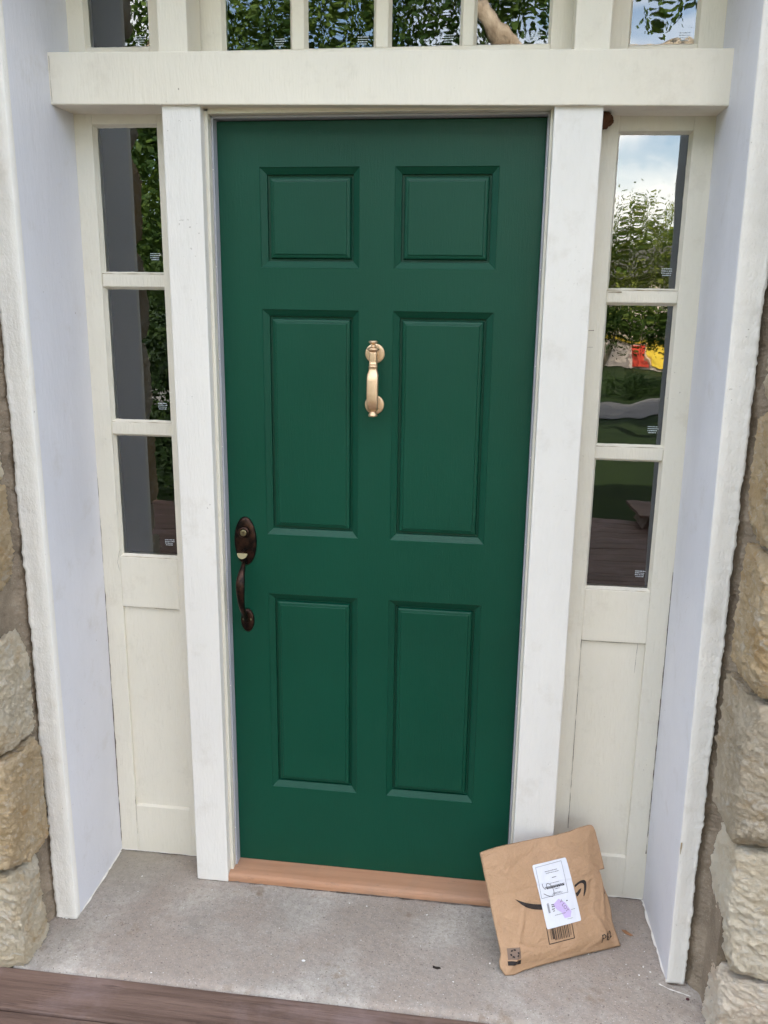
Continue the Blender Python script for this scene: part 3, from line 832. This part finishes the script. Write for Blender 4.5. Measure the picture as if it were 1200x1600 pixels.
# ------------------------------------------------------------------ paper parcel
E_ = Vector((.89990, .43609, 0)); U_ = Vector((-.21805, .44995, .86603)); N_ = Vector((.37767, -.77934, .5)); O_ = Vector((.78157, -.32346, -.0265))
def lerp_path(P, t):
    """P list of (s,t) points, t in 0..1 by arc length"""
    d = [0]
    for a, b_ in zip(P, P[1:]): d.append(d[-1] + math.hypot(b_[0] - a[0], b_[1] - a[1]))
    x = t * d[-1]
    for k in range(len(P) - 1):
        if x <= d[k + 1] + 1e-9:
            f = (x - d[k]) / max(1e-9, d[k + 1] - d[k]); return (P[k][0] + (P[k + 1][0] - P[k][0]) * f, P[k][1] + (P[k + 1][1] - P[k][1]) * f)
    return P[-1]
OL = [(.0018, .0004), (-.009, .020), (-.008, .035), (-.0005, .0514), (-.003, .10), (-.0064, .1582), (-.0094, .2359), (-.0122, .2973)]
OT = [(-.0122, .2973), (.0344, .3018), (.0809, .3032), (.1562, .3031), (.2095, .302), (.2527, .3044), (.2832, .3091), (.315, .3105), (.3240, .3085), (.3277, .3030)]
OR = [(.3391, .0011), (.3316, .0425), (.3286, .062), (.3312, .0929), (.3301, .1248), (.3215, .155), (.3200, .1925), (.3215, .1930), (.3360, .1933), (.3356, .213), (.3336, .2543), (.3310, .2909), (.3277, .3030)]
OB = [(.0018, .0004), (.0278, -.0036), (.056, .0010), (.1109, .0030), (.2039, .0035), (.2795, .0021), (.3391, .0011)]
def ss(x): x = max(0, min(1, x)); return x * x * (3 - 2 * x)
def puff(s, t):
    d = min(ss((s + .004) / .055), ss((.336 - s) / .055), ss((t + .001) / .045), ss((.306 - t) / .04))
    full = .0175 * d * (1 - .45 * ss((t - .16) / .12))
    cr = .0
    # soft pulled creases running in from the lower corners and side seams
    for (s0, t0, s1, t1, w, am) in ((.03, .03, .080, .16, .0060, .0060), (.30, .02, .262, .12, .0070, .0070), (.262, .12, .290, .20, .0060, -.0050), (.012, .16, .014, .085, .0030, -.0060),
                                    (.026, .075, .11, .040, .0055, -.0055), (.318, .185, .300, .08, .0055, .0055), (.06, .245, .17, .290, .0080, -.0030), (.02, .26, .07, .215, .0070, .0040), (.040, .050, .02, .012, .0050, .0070),
                                    (.20, .285, .27, .262, .0060, -.0035), (.285, .235, .33, .195, .0050, -.0045), (.255, .19, .225, .225, .0050, .0028), (.23, .012, .30, .045, .0060, .0040), (.12, .015, .20, .030, .006, .0030)):
        L2 = (s1 - s0) ** 2 + (t1 - t0) ** 2
        f = max(0, min(1, ((s - s0) * (s1 - s0) + (t - t0) * (t1 - t0)) / L2))
        dd = math.hypot(s - s0 - f * (s1 - s0), t - t0 - f * (t1 - t0))
        cr += am * math.exp(-(dd / w) ** 2) * (1 - abs(2 * f - 1) * .6)
    nz = .0014 * fb((s, t, 1), 16, 3) + .0007 * abs(fb((s, t, 5), 42, 3))
    step = .0012 if t > .193 else 0.0
    return .002 + full + cr + nz + step
def PW(s, t, off=0.0): return O_ + E_ * s + U_ * t + N_ * (puff(s, t) + off)
parcel = thing('parcel', 'brown paper mailer with a white shipping label, leaning on the door frame', 'parcel', tuple(O_))
b = bmesh.new(); NU = NV = 84
F, B_ = [], []
for j in range(NV + 1):
    v = j / NV; fr_, br_ = [], []
    l = lerp_path(OL, v); r = lerp_path(OR, v)
    for i in range(NU + 1):
        u = i / NU
        bt = lerp_path(OB, u); tp = lerp_path(OT, u)
        s = (1 - u) * l[0] + u * r[0] + (1 - v) * bt[0] + v * tp[0] - ((1 - u) * (1 - v) * OB[0][0] + u * (1 - v) * OB[-1][0] + (1 - u) * v * OT[0][0] + u * v * OT[-1][0])
        t = (1 - u) * l[1] + u * r[1] + (1 - v) * bt[1] + v * tp[1] - ((1 - u) * (1 - v) * OB[0][1] + u * (1 - v) * OB[-1][1] + (1 - u) * v * OT[0][1] + u * v * OT[-1][1])
        edge = min(i, j, NU - i, NV - j)
        if edge == 0:
            w = O_ + E_ * s + U_ * t + N_ * (.0008 + .0010 * fb((s, t, 2), 30, 2)); q = b.verts.new(w); fr_.append(q); br_.append(q)
        else:
            fr_.append(b.verts.new(PW(s, t)))
            dd = min(ss(s / .06), ss((.335 - s) / .06), ss(t / .05), ss((.305 - t) / .05))
            br_.append(b.verts.new(O_ + E_ * s + U_ * t - N_ * (.001 + .011 * dd)))
    F.append(fr_); B_.append(br_)
for j in range(NV):
    for i in range(NU):
        b.faces.new((F[j][i], F[j][i + 1], F[j + 1][i + 1], F[j + 1][i]))
        try: b.faces.new((B_[j][i], B_[j + 1][i], B_[j + 1][i + 1], B_[j][i + 1]))
        except ValueError: pass
obj('paper_bag', b, KRAFT, parcel, smooth=True)
def decal(polys, off, mat, name, parent=parcel, label=None, maxl=.006):
    b = bmesh.new()
    for P in polys:
        vs = [b.verts.new((x, y, 0)) for x, y in P]
        try: b.faces.new(vs)
        except ValueError: continue
    if maxl:
        bmesh.ops.triangulate(b, faces=b.faces[:])
        for _ in range(5):
            es = [e for e in b.edges if e.calc_length() > maxl]
            if not es: break
            bmesh.ops.subdivide_edges(b, edges=es, cuts=1)
            bmesh.ops.triangulate(b, faces=[f for f in b.faces if len(f.verts) > 3])
    for v in b.verts: v.co = PW(v.co.x, v.co.y, off)
    bmesh.ops.recalc_face_normals(b, faces=b.faces[:])
    for f in b.faces:
        f.normal_update()
        if f.normal.dot(N_) < 0: f.normal_flip()
    return obj(name, b, mat, parent, label)
def stroke(P, w):
    """polyline to quads of width w"""
    out = []
    for (a0, a1), (b0, b1) in zip(P, P[1:]):
        dx, dy = b0 - a0, b1 - a1; L = math.hypot(dx, dy)
        if L < 1e-9: continue
        nx, ny = -dy / L * w / 2, dx / L * w / 2; ex, ey = dx / L * w * .35, dy / L * w * .35
        out.append([(a0 - nx - ex, a1 - ny - ey), (b0 - nx + ex, b1 - ny + ey), (b0 + nx + ex, b1 + ny + ey), (a0 + nx - ex, a1 + ny - ey)])
    return out
def smoothp(P, it=2):
    for _ in range(it):
        Q = [P[0]]
        for a_, b_ in zip(P, P[1:]):
            Q += [(a_[0] * .75 + b_[0] * .25, a_[1] * .75 + b_[1] * .25), (a_[0] * .25 + b_[0] * .75, a_[1] * .25 + b_[1] * .75)]
        Q.append(P[-1]); P = Q
    return P
# label placement frame (l: along its short side, m: up its long side)
LB = Vector((.1293, .0856)); LX = Vector((.1002, .0022)); LY = Vector((-.0083, .1570))
def lab(l, m): q = LB + LX * l + LY * m; return (q.x, q.y)
corner = []
for cx_, cy_, a0 in ((.04, .026, 180), (.96, .026, 270), (.96, .974, 0), (.04, .974, 90)):
    for k in range(5):
        t_ = R(a0 + 22.5 * k); corner.append(lab(cx_ + .04 * math.cos(t_), cy_ + .026 * math.sin(t_)))
lb = decal([corner], .0014, LABEL, 'shipping_label', label='white shipping label printed upside down, pen scrawl and lilac stamp')
# smile and arrow (black print)
st_ = smoothp([(.055, .173), (.0743, .1627), (.0955, .1541), (.1173, .1483), (.145, .1442)])
sb_ = smoothp([(.055, .173), (.0765, .1508), (.0973, .1406), (.1191, .1349), (.145, .1312)])
segs = []
nS = len(st_) - 1
for k in range(nS): 
    a0, a1, b0, b1 = st_[k], st_[k + 1], sb_[k], sb_[k + 1]
    segs.append([a0, b0, b1, a1] if k else [a0, b1, a1])
decal(segs, .0011, INK, 'smile_print', label='black curved smile with arrow tip')
ao = smoothp([(.2285, .1735), (.2325, .1759), (.2473, .1819), (.2600, .1822), (.2640, .1780), (.2640, .1700), (.2596, .1558), (.2503, .1426)], 1)
ai = smoothp([(.2290, .1690), (.2332, .1706), (.2440, .1755), (.2520, .1757), (.2558, .1730), (.2562, .1690), (.2540, .1588), (.2487, .1450)], 1)
decal([[ao[k], ai[k], ai[k + 1], ao[k + 1]] for k in range(len(ao) - 1)] + [[(.2270, .1560), (.2290, .1460), (.2322, .1472), (.2421, .1551), (.2471, .1641), (.2400, .1620), (.2319, .1563)]], .0011, INK, 'arrow_print')
# bar code box
polys = []
BX = [(.1284, .0900), (.1287, .0508), (.2013, .0514), (.2009, .0900)]
polys += stroke(BX, .0019)
x = .136; rr = random.Random(3)
while x < .196:
    w = rr.choice([.0005, .0005, .0008, .0014, .0022]); y0_ = .0565 if .145 < x < .19 else .060
    polys.append([(x, y0_), (x + w, y0_), (x + w, .0905), (x, .0905)]); x += w + rr.choice([.0007, .0012, .0018, .0026])
decal(polys, .0011, INK, 'bar_code', label='bar code in a black outlined box below the label', maxl=.006)
# hand printed PB2
P_ = stroke([(.2800, .0235), (.2804, .0420), (.2860, .0432), (.2885, .0395), (.2862, .0345), (.2806, .0330)], .0022)
Bc = stroke([(.2932, .0280), (.2926, .0420), (.2968, .0438), (.2986, .0400), (.2962, .0364), (.2932, .0358), (.2980, .0345), (.3004, .0305), (.2978, .0272), (.2934, .0280)], .0020)
T2 = stroke([(.3042, .0400), (.3058, .0450), (.3092, .0455), (.3108, .0415), (.3092, .0360), (.3052, .0300), (.3125, .0325)], .0021)
decal(P_ + Bc + T2, .0016, INK, 'lettering', label='PB2 in black', maxl=.003)
# recycling mark
cc = (.0305, .0485); polys = []
for k in range(3):
    for da in (0, 48):
        a0 = R(90 + 120 * k + da); pts = []
        for q in range(5):
            t_ = a0 - R(30) + R(34) * q / 4; pts.append((cc[0] + .0098 * math.cos(t_), cc[1] + .0102 * math.sin(t_)))
        for q in range(4, -1, -1):
            t_ = a0 - R(30) + R(34) * q / 4; pts.append((cc[0] + .0060 * math.cos(t_), cc[1] + .0063 * math.sin(t_)))
        polys.append(pts)
decal(polys, .0017, INK, 'recycling_mark', label='ring of recycling arrows', maxl=.003)
decal([[(.0140, .0355), (.0455, .0345), (.0460, .0612), (.0155, .0622)]], .0011, FADED, 'print_block', maxl=.003)
decal([[(.0120, .0225), (.0450, .0205), (.0452, .0305), (.0122, .0325)]], .0015, INK, 'print_strip', maxl=.003)
# label print
pr = []
pr += stroke([lab(.075, .955), lab(.84, .965), lab(.80, .475), lab(.035, .475), lab(.075, .955)], .0009)
decal(pr, .0024, GREYINK, 'ruled_box', lb, maxl=.006)
def dashes(l0, l1, m, h, rr, gap=.008, lo=.012, hi=.05):
    out = []; x = l0
    while x < l1:
        w = min(rr.uniform(lo, hi), l1 - x); out.append([lab(x, m), lab(x + w, m), lab(x + w, m + h), lab(x, m + h)]); x += w + gap
    return out
rr = random.Random(9); pr = []
pr += dashes(.30, .66, .855, .008, rr) + dashes(.32, .70, .825, .007, rr)
pr += dashes(.36, .62, .665, .006, rr) + dashes(.25, .76, .590, .026, rr, .010, .02, .05) + dashes(.46, .60, .565, .008, rr) + dashes(.38, .62, .510, .006, rr) + dashes(.36, .66, .495, .006, rr)
pr += dashes(.30, .62, .175, .006, rr) + dashes(.62, .78, .075, .005, rr)
for k in range(9): pr.append([lab(.14, .235 + k * .017), lab(.195, .235 + k * .017), lab(.195, .243 + k * .017), lab(.14, .243 + k * .017)])
pr += dashes(.25, .33, .27, .016, rr) + dashes(.26, .34, .31, .016, rr) + dashes(.27, .33, .24, .014, rr)
pr.append([lab(.70, .345), lab(.735, .345), lab(.735, .362), lab(.70, .362)])
pr += dashes(.46, .58, .745, .010, rr, .006, .015, .04) + dashes(.20, .76, .620, .008, rr) + dashes(.26, .34, .34, .014, rr) + dashes(.78, .90, .20, .006, rr)
decal(pr, .0024, INK, 'fine_print', lb, maxl=.02)['kind'] = 'stuff'
decal([[lab(.30, .34), lab(.40, .375), lab(.50, .41), lab(.66, .33), lab(.78, .18), lab(.72, .095), lab(.56, .10), lab(.50, .20), lab(.40, .25)]], .0018, LILAC, 'lilac_stamp', lb)
# stamped letters in the lilac patch
def text_polys(txt, size, place):
    cu = bpy.data.curves.new('t', 'FONT'); cu.body = txt; cu.size = size; cu.resolution_u = 2
    ob = bpy.data.objects.new('t', cu); COL.objects.link(ob)
    dg = bpy.context.evaluated_depsgraph_get(); m = bpy.data.meshes.new_from_object(ob.evaluated_get(dg))
    P = [[place(m.vertices[i].co.x, m.vertices[i].co.y) for i in p.vertices] for p in m.polygons]
    bpy.data.meshes.remove(m); bpy.data.objects.remove(ob); bpy.data.curves.remove(cu); return P
an = R(-62)
def pl(x, y):
    q = lab(.50, .375); return (q[0] + x * math.cos(an) - y * math.sin(an), q[1] + x * math.sin(an) + y * math.cos(an))
decal(text_polys('Y LOT', .0125, pl), .0024, GREYINK, 'stamped_lettering', lb, maxl=0)
decal(stroke(smoothp([(.1378, .1943), (.1385, .1863), (.1435, .1795), (.1493, .1824), (.1501, .1928), (.1582, .1913), (.1645, .1834), (.167, .1732), (.166, .1624)]), .0012)
      + stroke(smoothp([(.1373, .1702), (.1484, .163), (.1616, .1593)]), .0012), .0027, INK, 'pen_scrawl', lb, maxl=0)
decal([[(.3175, .1345), (.3200, .1345), (.3202, .1400), (.3177, .1400)]], .0008, INK, 'index_mark', maxl=0)

# ------------------------------------------------------------------ small things
b = bmesh.new(); bmesh.ops.create_icosphere(b, subdivisions=4, radius=1)
for v in b.verts:
    n_ = v.co.normalized(); r = 1 + .22 * fb(n_, 2.5, 4)
    v.co = Vector((.9120 + n_.x * .0190 * r, -.012 + n_.y * .022 * r, 2.0235 + n_.z * .0185 * r))
tagged(obj('wasp_nest', b, MUD, smooth=True), 'small brown mud nest under the cross beam beside the right post', 'nest')
def leaf(pts, z, name, label, cat, mat, up=.006):
    b = bmesh.new(); c = Vector((sum(p[0] for p in pts) / len(pts), sum(p[1] for p in pts) / len(pts), z + up))
    cv = b.verts.new(c); cw = b.verts.new(c - Vector((0, 0, .0006)))
    vs = [b.verts.new((x, y, z + up * .2 + .004 * abs(fb((x, y, 0), 120, 2)))) for x, y in pts]
    for i in range(len(vs)):
        j = (i + 1) % len(vs); b.faces.new((cv, vs[i], vs[j])); b.faces.new((cw, vs[j], vs[i]))
    return tagged(obj(name, b, mat), label, cat)
leaf([(1.097, -.108), (1.108, -.112), (1.121, -.122), (1.126, -.130), (1.118, -.132), (1.106, -.124), (1.099, -.116)], ZF, 'dead_leaf', 'curled brown scrap of leaf on the concrete right of the parcel', 'leaf', DRY)
leaf([(.600, -.312), (.606, -.316), (.618, -.315), (.622, -.320), (.612, -.325), (.601, -.321)], ZF, 'wood_chip', 'small black chip on the concrete between deck and parcel', 'debris', DARK, .004)
b = bmesh.new(); bmesh.ops.create_icosphere(b, subdivisions=2, radius=1)
for v in b.verts: v.co = Vector((1.226 + v.co.x * .0045, -.333 + v.co.y * .0035, ZF + .003 + v.co.z * .003))
a = M('berry_red', .5); a.color((.06, .006, .012)); BERRY = a.m
tagged(obj('dried_berry', b, BERRY), 'tiny dark red berry on the concrete at the foot of the right trim', 'berry')
b = bmesh.new(); rr = random.Random(21)
spots = [(.270, -.345, .0042), (.745, -.285, .003), (1.0, -.215, .0025), (.35, -.115, .002), (.40, -.12, .002), (.57, -.13, .0025), (.655, -.36, .002), (1.12, -.27, .003), (1.15, -.255, .0022), (1.135, -.24, .0024), (-.27, -.09, .0025), (.18, -.24, .0018), (-.1, -.44, .0022), (.52, -.44, .0016)]
spots += [(rr.uniform(-.35, 1.15), rr.uniform(-.45, -.09), rr.uniform(.0006, .0015)) for _ in range(70)]
for x, y, r in spots:
    vs = [b.verts.new((x + r * (1 + .4 * math.sin(k * 2.3 + x * 99)) * math.cos(k * 1.047), y + r * math.sin(k * 1.047), ZF + .0022)) for k in range(6)]
    b.faces.new(vs)
tagged(obj('paint_flecks', b, FLECK), 'white paint flecks scattered over the concrete doorstep', 'paint', kind='stuff')

# ------------------------------------------------------------------ the garden seen in the glass
a = M('bark', .9, 0, .2)
a.color(a.mix(a.ramp(a.noise(5, 6, .7, (1, 1, .4)), [(.35, 0.0), (.65, 1.0)]), (.30, .22, .15), (.60, .50, .38))); a.bump(a.noise(12, 6, .7, (1, 1, .3)), .03); BARK = a.m
def leafmat(name, c1, c2):
    a = M(name, .65, 0, .15)
    a.color(a.mix(a.ramp(a.noise(1.1, 5, .75), [(.46, 0.0), (.56, 1.0)]), c1, c2))  # coarse noise paints sunlit and dark masses into the leaf colour
    tr = a.n.new('ShaderNodeBsdfTranslucent'); tr.inputs[0].default_value = (c2[0] * 1.6, c2[1] * 1.7, c2[2], 1)
    mxs = a.n.new('ShaderNodeMixShader'); mxs.inputs[0].default_value = .22
    a.l.new(a.b.outputs[0], mxs.inputs[1]); a.l.new(tr.outputs[0], mxs.inputs[2])
    a.l.new(mxs.outputs[0], a.n['Material Output'].inputs[0]); return a.m
LF1 = leafmat('dark_leaf', (.020, .048, .010), (.075, .12, .022))
LF3 = leafmat('shade_leaf', (.010, .024, .006), (.030, .055, .012))
LF2 = leafmat('bright_leaf', (.060, .105, .018), (.22, .25, .05))
def limb(b, pts, n=10):
    rings = []
    for k, (x, y, z, r) in enumerate(pts):
        p = Vector((x, y, z)); d = Vector(pts[min(k + 1, len(pts) - 1)][:3]) - Vector(pts[max(k - 1, 0)][:3]); d.normalize()
        u = d.orthogonal().normalized() if abs(d.z) > .98 else d.cross(Vector((0, 0, 1))).normalized(); w = d.cross(u)
        rings.append([tuple(p + (u * math.cos(2 * math.pi * i / n) + w * math.sin(2 * math.pi * i / n)) * r * (1 + .1 * math.sin(i * 2.1 + k))) for i in range(n)])
    L = [[b.verts.new(q) for q in r] for r in rings]
    for r0, r1 in zip(L, L[1:]):
        for i in range(n): j = (i + 1) % n; b.faces.new((r0[i], r0[j], r1[j], r1[i]))
def crown(vols, n, size, seed, clump=.5):
    rr = random.Random(seed); vt, fc = [], []
    cl = []
    tot = sum(v[3] * v[4] * v[5] for v in vols)
    for (x, y, z, rx, ry, rz) in vols:
        for _ in range(max(3, int(n * clump * .05 * rx * ry * rz / tot))):
            d = Vector((rr.gauss(0, 1), rr.gauss(0, 1), rr.gauss(0, 1))).normalized() * (rr.random() ** .45)
            cl.append((x + d.x * rx, y + d.y * ry, z + d.z * rz, rr.uniform(.25, .6) * min(rx, ry, rz) ** .5))
    for k in range(n):
        c = rr.choice(cl)
        p = Vector((c[0] + rr.gauss(0, c[3] * .55), c[1] + rr.gauss(0, c[3] * .55), c[2] + rr.gauss(0, c[3] * .4)))
        s = size * rr.uniform(.6, 1.3)
        nn = (p - Vector(c[:3])).normalized() * .8 + Vector((rr.gauss(0, .4), rr.gauss(0, .4), rr.gauss(0, .4) + .45))
        a_ = nn.cross(Vector((rr.gauss(0, 1), rr.gauss(0, 1), rr.gauss(0, 1)))).normalized(); c_ = a_.cross(nn).normalized()
        i = len(vt)
        vt += [p - a_ * s * .5, p + c_ * s * .28 + a_ * s * .05, p + a_ * s * .55, p - c_ * s * .28 + a_ * s * .05]; fc.append((i, i + 1, i + 2, i + 3))
    return vt, fc
def tree(label, base, limbs, vols, n, size, seed, lm, name='tree', cat='tree', group='trees across the lawn'):
    t = thing(name, label, cat, base, group)
    if limbs:
        b = bmesh.new()
        for L in limbs: limb(b, L)
        obj('trunk', b, BARK, t, smooth=True)
    vt, fc = crown(vols, n, size, seed)
    me = bpy.data.meshes.new('crown'); B0 = Vector(base); me.from_pydata([v - B0 for v in vt], [], fc); me.materials.append(lm)
    o = bpy.data.objects.new('crown', me); COL.objects.link(o); o.parent = t
    return t
G = -.62
# big tree whose pale limbs cross the transom reflection
tree('large spreading tree with pale limbs over the lawn right of the deck', (4.2, -9.0, G),
     [[(4.2, -9, G, .38), (4.0, -8.9, 1.5, .32), (3.7, -8.7, 2.8, .27), (3.2, -8.3, 3.6, .2)],
      [(3.2, -8.3, 3.6, .19), (2.3, -7.6, 4.05, .14), (1.75, -7.2, 3.85, .10), (1.2, -7.0, 4.1, .07)],
      [(2.6, -7.8, 3.95, .14), (1.4, -7.2, 3.75, .12), (.75, -7.0, 3.9, .10), (.3, -6.9, 4.35, .08), (-.2, -6.8, 4.9, .05)],
      [(3.7, -8.7, 2.8, .2), (4.5, -8.6, 4.4, .15), (5.0, -8.5, 6, .1)]],
     [(.1, -8.2, 4.8, 1.1, .8, .8), (-1.0, -8.3, 4.6, 1.1, .8, .9), (-2.2, -8.5, 4.5, 1.2, .8, .9), (1.0, -8.6, 5.6, 1.3, 1.0, .8), (5.5, -9, 6, 2.0, 1.6, 1.3), (-.2, -8.8, 3.8, 1.0, .6, .45), (2.35, -7.4, 4.55, .5, .4, .35), (1.5, -7.6, 4.45, .5, .4, .3)], 42000, .075, 1, LF1)
tree('dense dark tree at the left end of the lawn', (-5.5, -9.5, G),
     [[(-5.5, -9.5, G, .35), (-5.3, -9.4, 2, .28), (-5.0, -9.2, 4, .2)], [(-5.2, -9.3, 2.5, .16), (-4.0, -8.8, 4, .1), (-3.2, -8.5, 4.8, .06)]],
     [(-5, -9.5, 5, 2.6, 2, 2.0), (-3.3, -9.5, 3.2, 1.8, 1.5, 1.6), (-5.5, -9, 1.8, 2, 1.3, 1.4), (-2.6, -11, 1.6, 1.8, 1.2, 1.2)], 24000, .10, 2, LF1)
tree('low branching tree with sunlit leaves near the road', (6.5, -13.0, G),
     [[(6.5, -13, G, .25), (6.3, -13, 1.5, .2), (5.6, -12.9, 2.4, .12), (4.4, -12.8, 2.7, .08)]],
     [(3.2, -12.6, 2.2, 1.5, .9, .9), (5.2, -12.8, 2.5, 1.5, 1.0, 1.0), (7, -13, 3, 1.6, 1.4, 1.5), (3.3, -12.4, 1.35, 1.2, .5, .4), (1.2, -12.8, 2.4, 1.2, .8, 1.0)], 60000, .055, 3, LF2)
tree('slender pale barked tree on the lawn right of the deck', (2.8, -13.6, G), [[(2.75, -13.6, G, .10), (2.95, -13.6, -.2, .08), (2.90, -13.6, .3, .075), (3.05, -13.6, 1.2, .06), (3.3, -13.6, 2.4, .04)], [(2.9, -13.6, .1, .05), (3.2, -13.6, .6, .045), (3.6, -13.6, 1.5, .03)]],
     [(3.0, -12.1, 1.25, .9, .5, .35), (3.9, -12.1, 1.15, .7, .5, .28)], 9000, .05, 9, LF1)
tree('broad tree behind the road, middle of the row', (.5, -22, G), [[(.5, -22, G, .3), (.4, -22, 2.5, .22), (.3, -22, 5, .12)]],
     [(.5, -22, 4.5, 3.0, 2.2, 2.6), (-2, -22, 2.5, 2, 1.5, 1.8)], 20000, .14, 4, LF2)
tree('broad tree behind the road, left of the row', (-6.5, -21, G), [[(-6.5, -21, G, .3), (-6.6, -21, 2.5, .22), (-6.7, -21, 5, .12)]],
     [(-6.5, -21, 4.0, 4, 2.2, 3.2), (-11, -21, 3.5, 3.5, 2.2, 3.0)], 18000, .15, 5, LF1)
tree('round tree behind the far house', (6.0, -34, G), [[(6, -34, G, .3), (6, -34, 3, .2)]],
     [(3.5, -34, 3.4, 3.4, 2.2, 2.4), (8.5, -34, 3.2, 3.6, 2.2, 2.2), (13, -34, 4, 4, 2, 3)], 20000, .16, 6, LF2)
tree('clipped dark hedge along the far side of the road', (5.8, -18.2, G), None, [(4.6, -18.2, -.35, 1.0, .5, .35), (6.2, -18.2, -.35, 1.2, .5, .35), (8, -18.2, -.35, 1.2, .5, .35)], 16000, .05, 7, LF3, 'hedge', 'hedge', None)
tree('tall dark shrub growing beside the left edge of the deck', (-3.3, -6.0, G), [[(-3.3, -6, G, .06), (-3.2, -6, .8, .04), (-3.1, -6, 1.8, .02)]],
     [(-3.2, -6, .3, 1.3, .7, .8), (-2.7, -6.2, 1.2, .9, .6, .8), (-3.9, -6, 1.6, 1.1, .7, .9), (-2.2, -6.4, .1, .8, .5, .6)], 20000, .06, 8, LF3, 'shrub', 'shrub', None)
for k_, (tx_, ty_, th_, tl_) in enumerate(((-14, -13, 6.5, 'tall leafy tree added at the far left of the lawn to cut skylight'), (13, -12, 6.5, 'tall leafy tree added at the right side of the lawn to cut skylight'), (-14, -30, 7, 'tall tree added far behind the road on the left to cut skylight'), (19, -26, 7, 'tall tree added far behind the road on the right to cut skylight'))):  # side trees added to cut the low frontal skylight
    tree(tl_, (tx_, ty_, G), [[(tx_, ty_, G, .4), (tx_, ty_, th_ * .5, .28), (tx_ + .3, ty_, th_, .12)]],
         [(tx_, ty_, th_ * .75, 4.0, 3.0, 3.2), (tx_ + 2, ty_ + 1, th_ * .45, 3.0, 2.2, 2.0), (tx_ - 2.5, ty_, th_ * .5, 3, 2.2, 2.2)], 12000, .24, 50 + k_, LF1)
# pale house across the road
a = M('pale_render', .85); a.color((.62, .52, .45)); PALE = a.m
a = M('red_panel', .5); a.color((.62, .06, .03)); REDP = a.m
a = M('yellow_panel', .5); a.color((.75, .52, .05)); YELP = a.m
fh = thing('far_house', 'low pale house across the road with red and yellow boards', 'house', (4, -28, G))
obj('wall', box(-1, 11, -32, -27.5, G, 2.3, 0), PALE, fh)
b = boxc([(-1.4, -32.4, 2.3), (11.4, -32.4, 2.3), (11.4, -27, 2.3), (-1.4, -27, 2.3), (-1, -30, 3.3), (11, -30, 3.3), (11, -29.6, 3.3), (-1, -29.6, 3.3)], 0)
obj('roof', b, ROOFM, fh)
obj('red_board', box(6.35, 6.75, -27.5, -27.4, -.55, .15, 0), REDP, fh)
obj('yellow_board', box(6.82, 7.35, -27.5, -27.4, -.50, .18, 0), YELP, fh)
obj('yellow_fascia', box(4.9, 8.4, -27.5, -27.42, .24, .34, 0), YELP, fh)
for x in (1.0, 9.2): 
    wn_ = obj('window', box(x, x + 1.1, -27.52, -27.44, .5, 1.6, 0), WHITE, fh); obj('pane', box(x + .06, x + 1.04, -27.44, -27.425, .56, 1.54, 0), DARK, wn_)
# grey block at the edge of the deck
bl = thing('planter_box', 'low grey wooden box at the far edge of the deck', 'planter', (2.25, -4.3, -.04))
obj('box_body', boxc([(2.0, -4.5, -.04), (2.5, -4.5, -.04), (2.5, -4.1, -.04), (2.0, -4.1, -.04), (2.05, -4.5, .06), (2.5, -4.5, .06), (2.5, -4.1, .06), (2.05, -4.1, .06)], .01), DECK, bl)
obj('box_lid', box(1.96, 2.53, -4.53, -4.06, .06, .085, .006), DECK, bl)
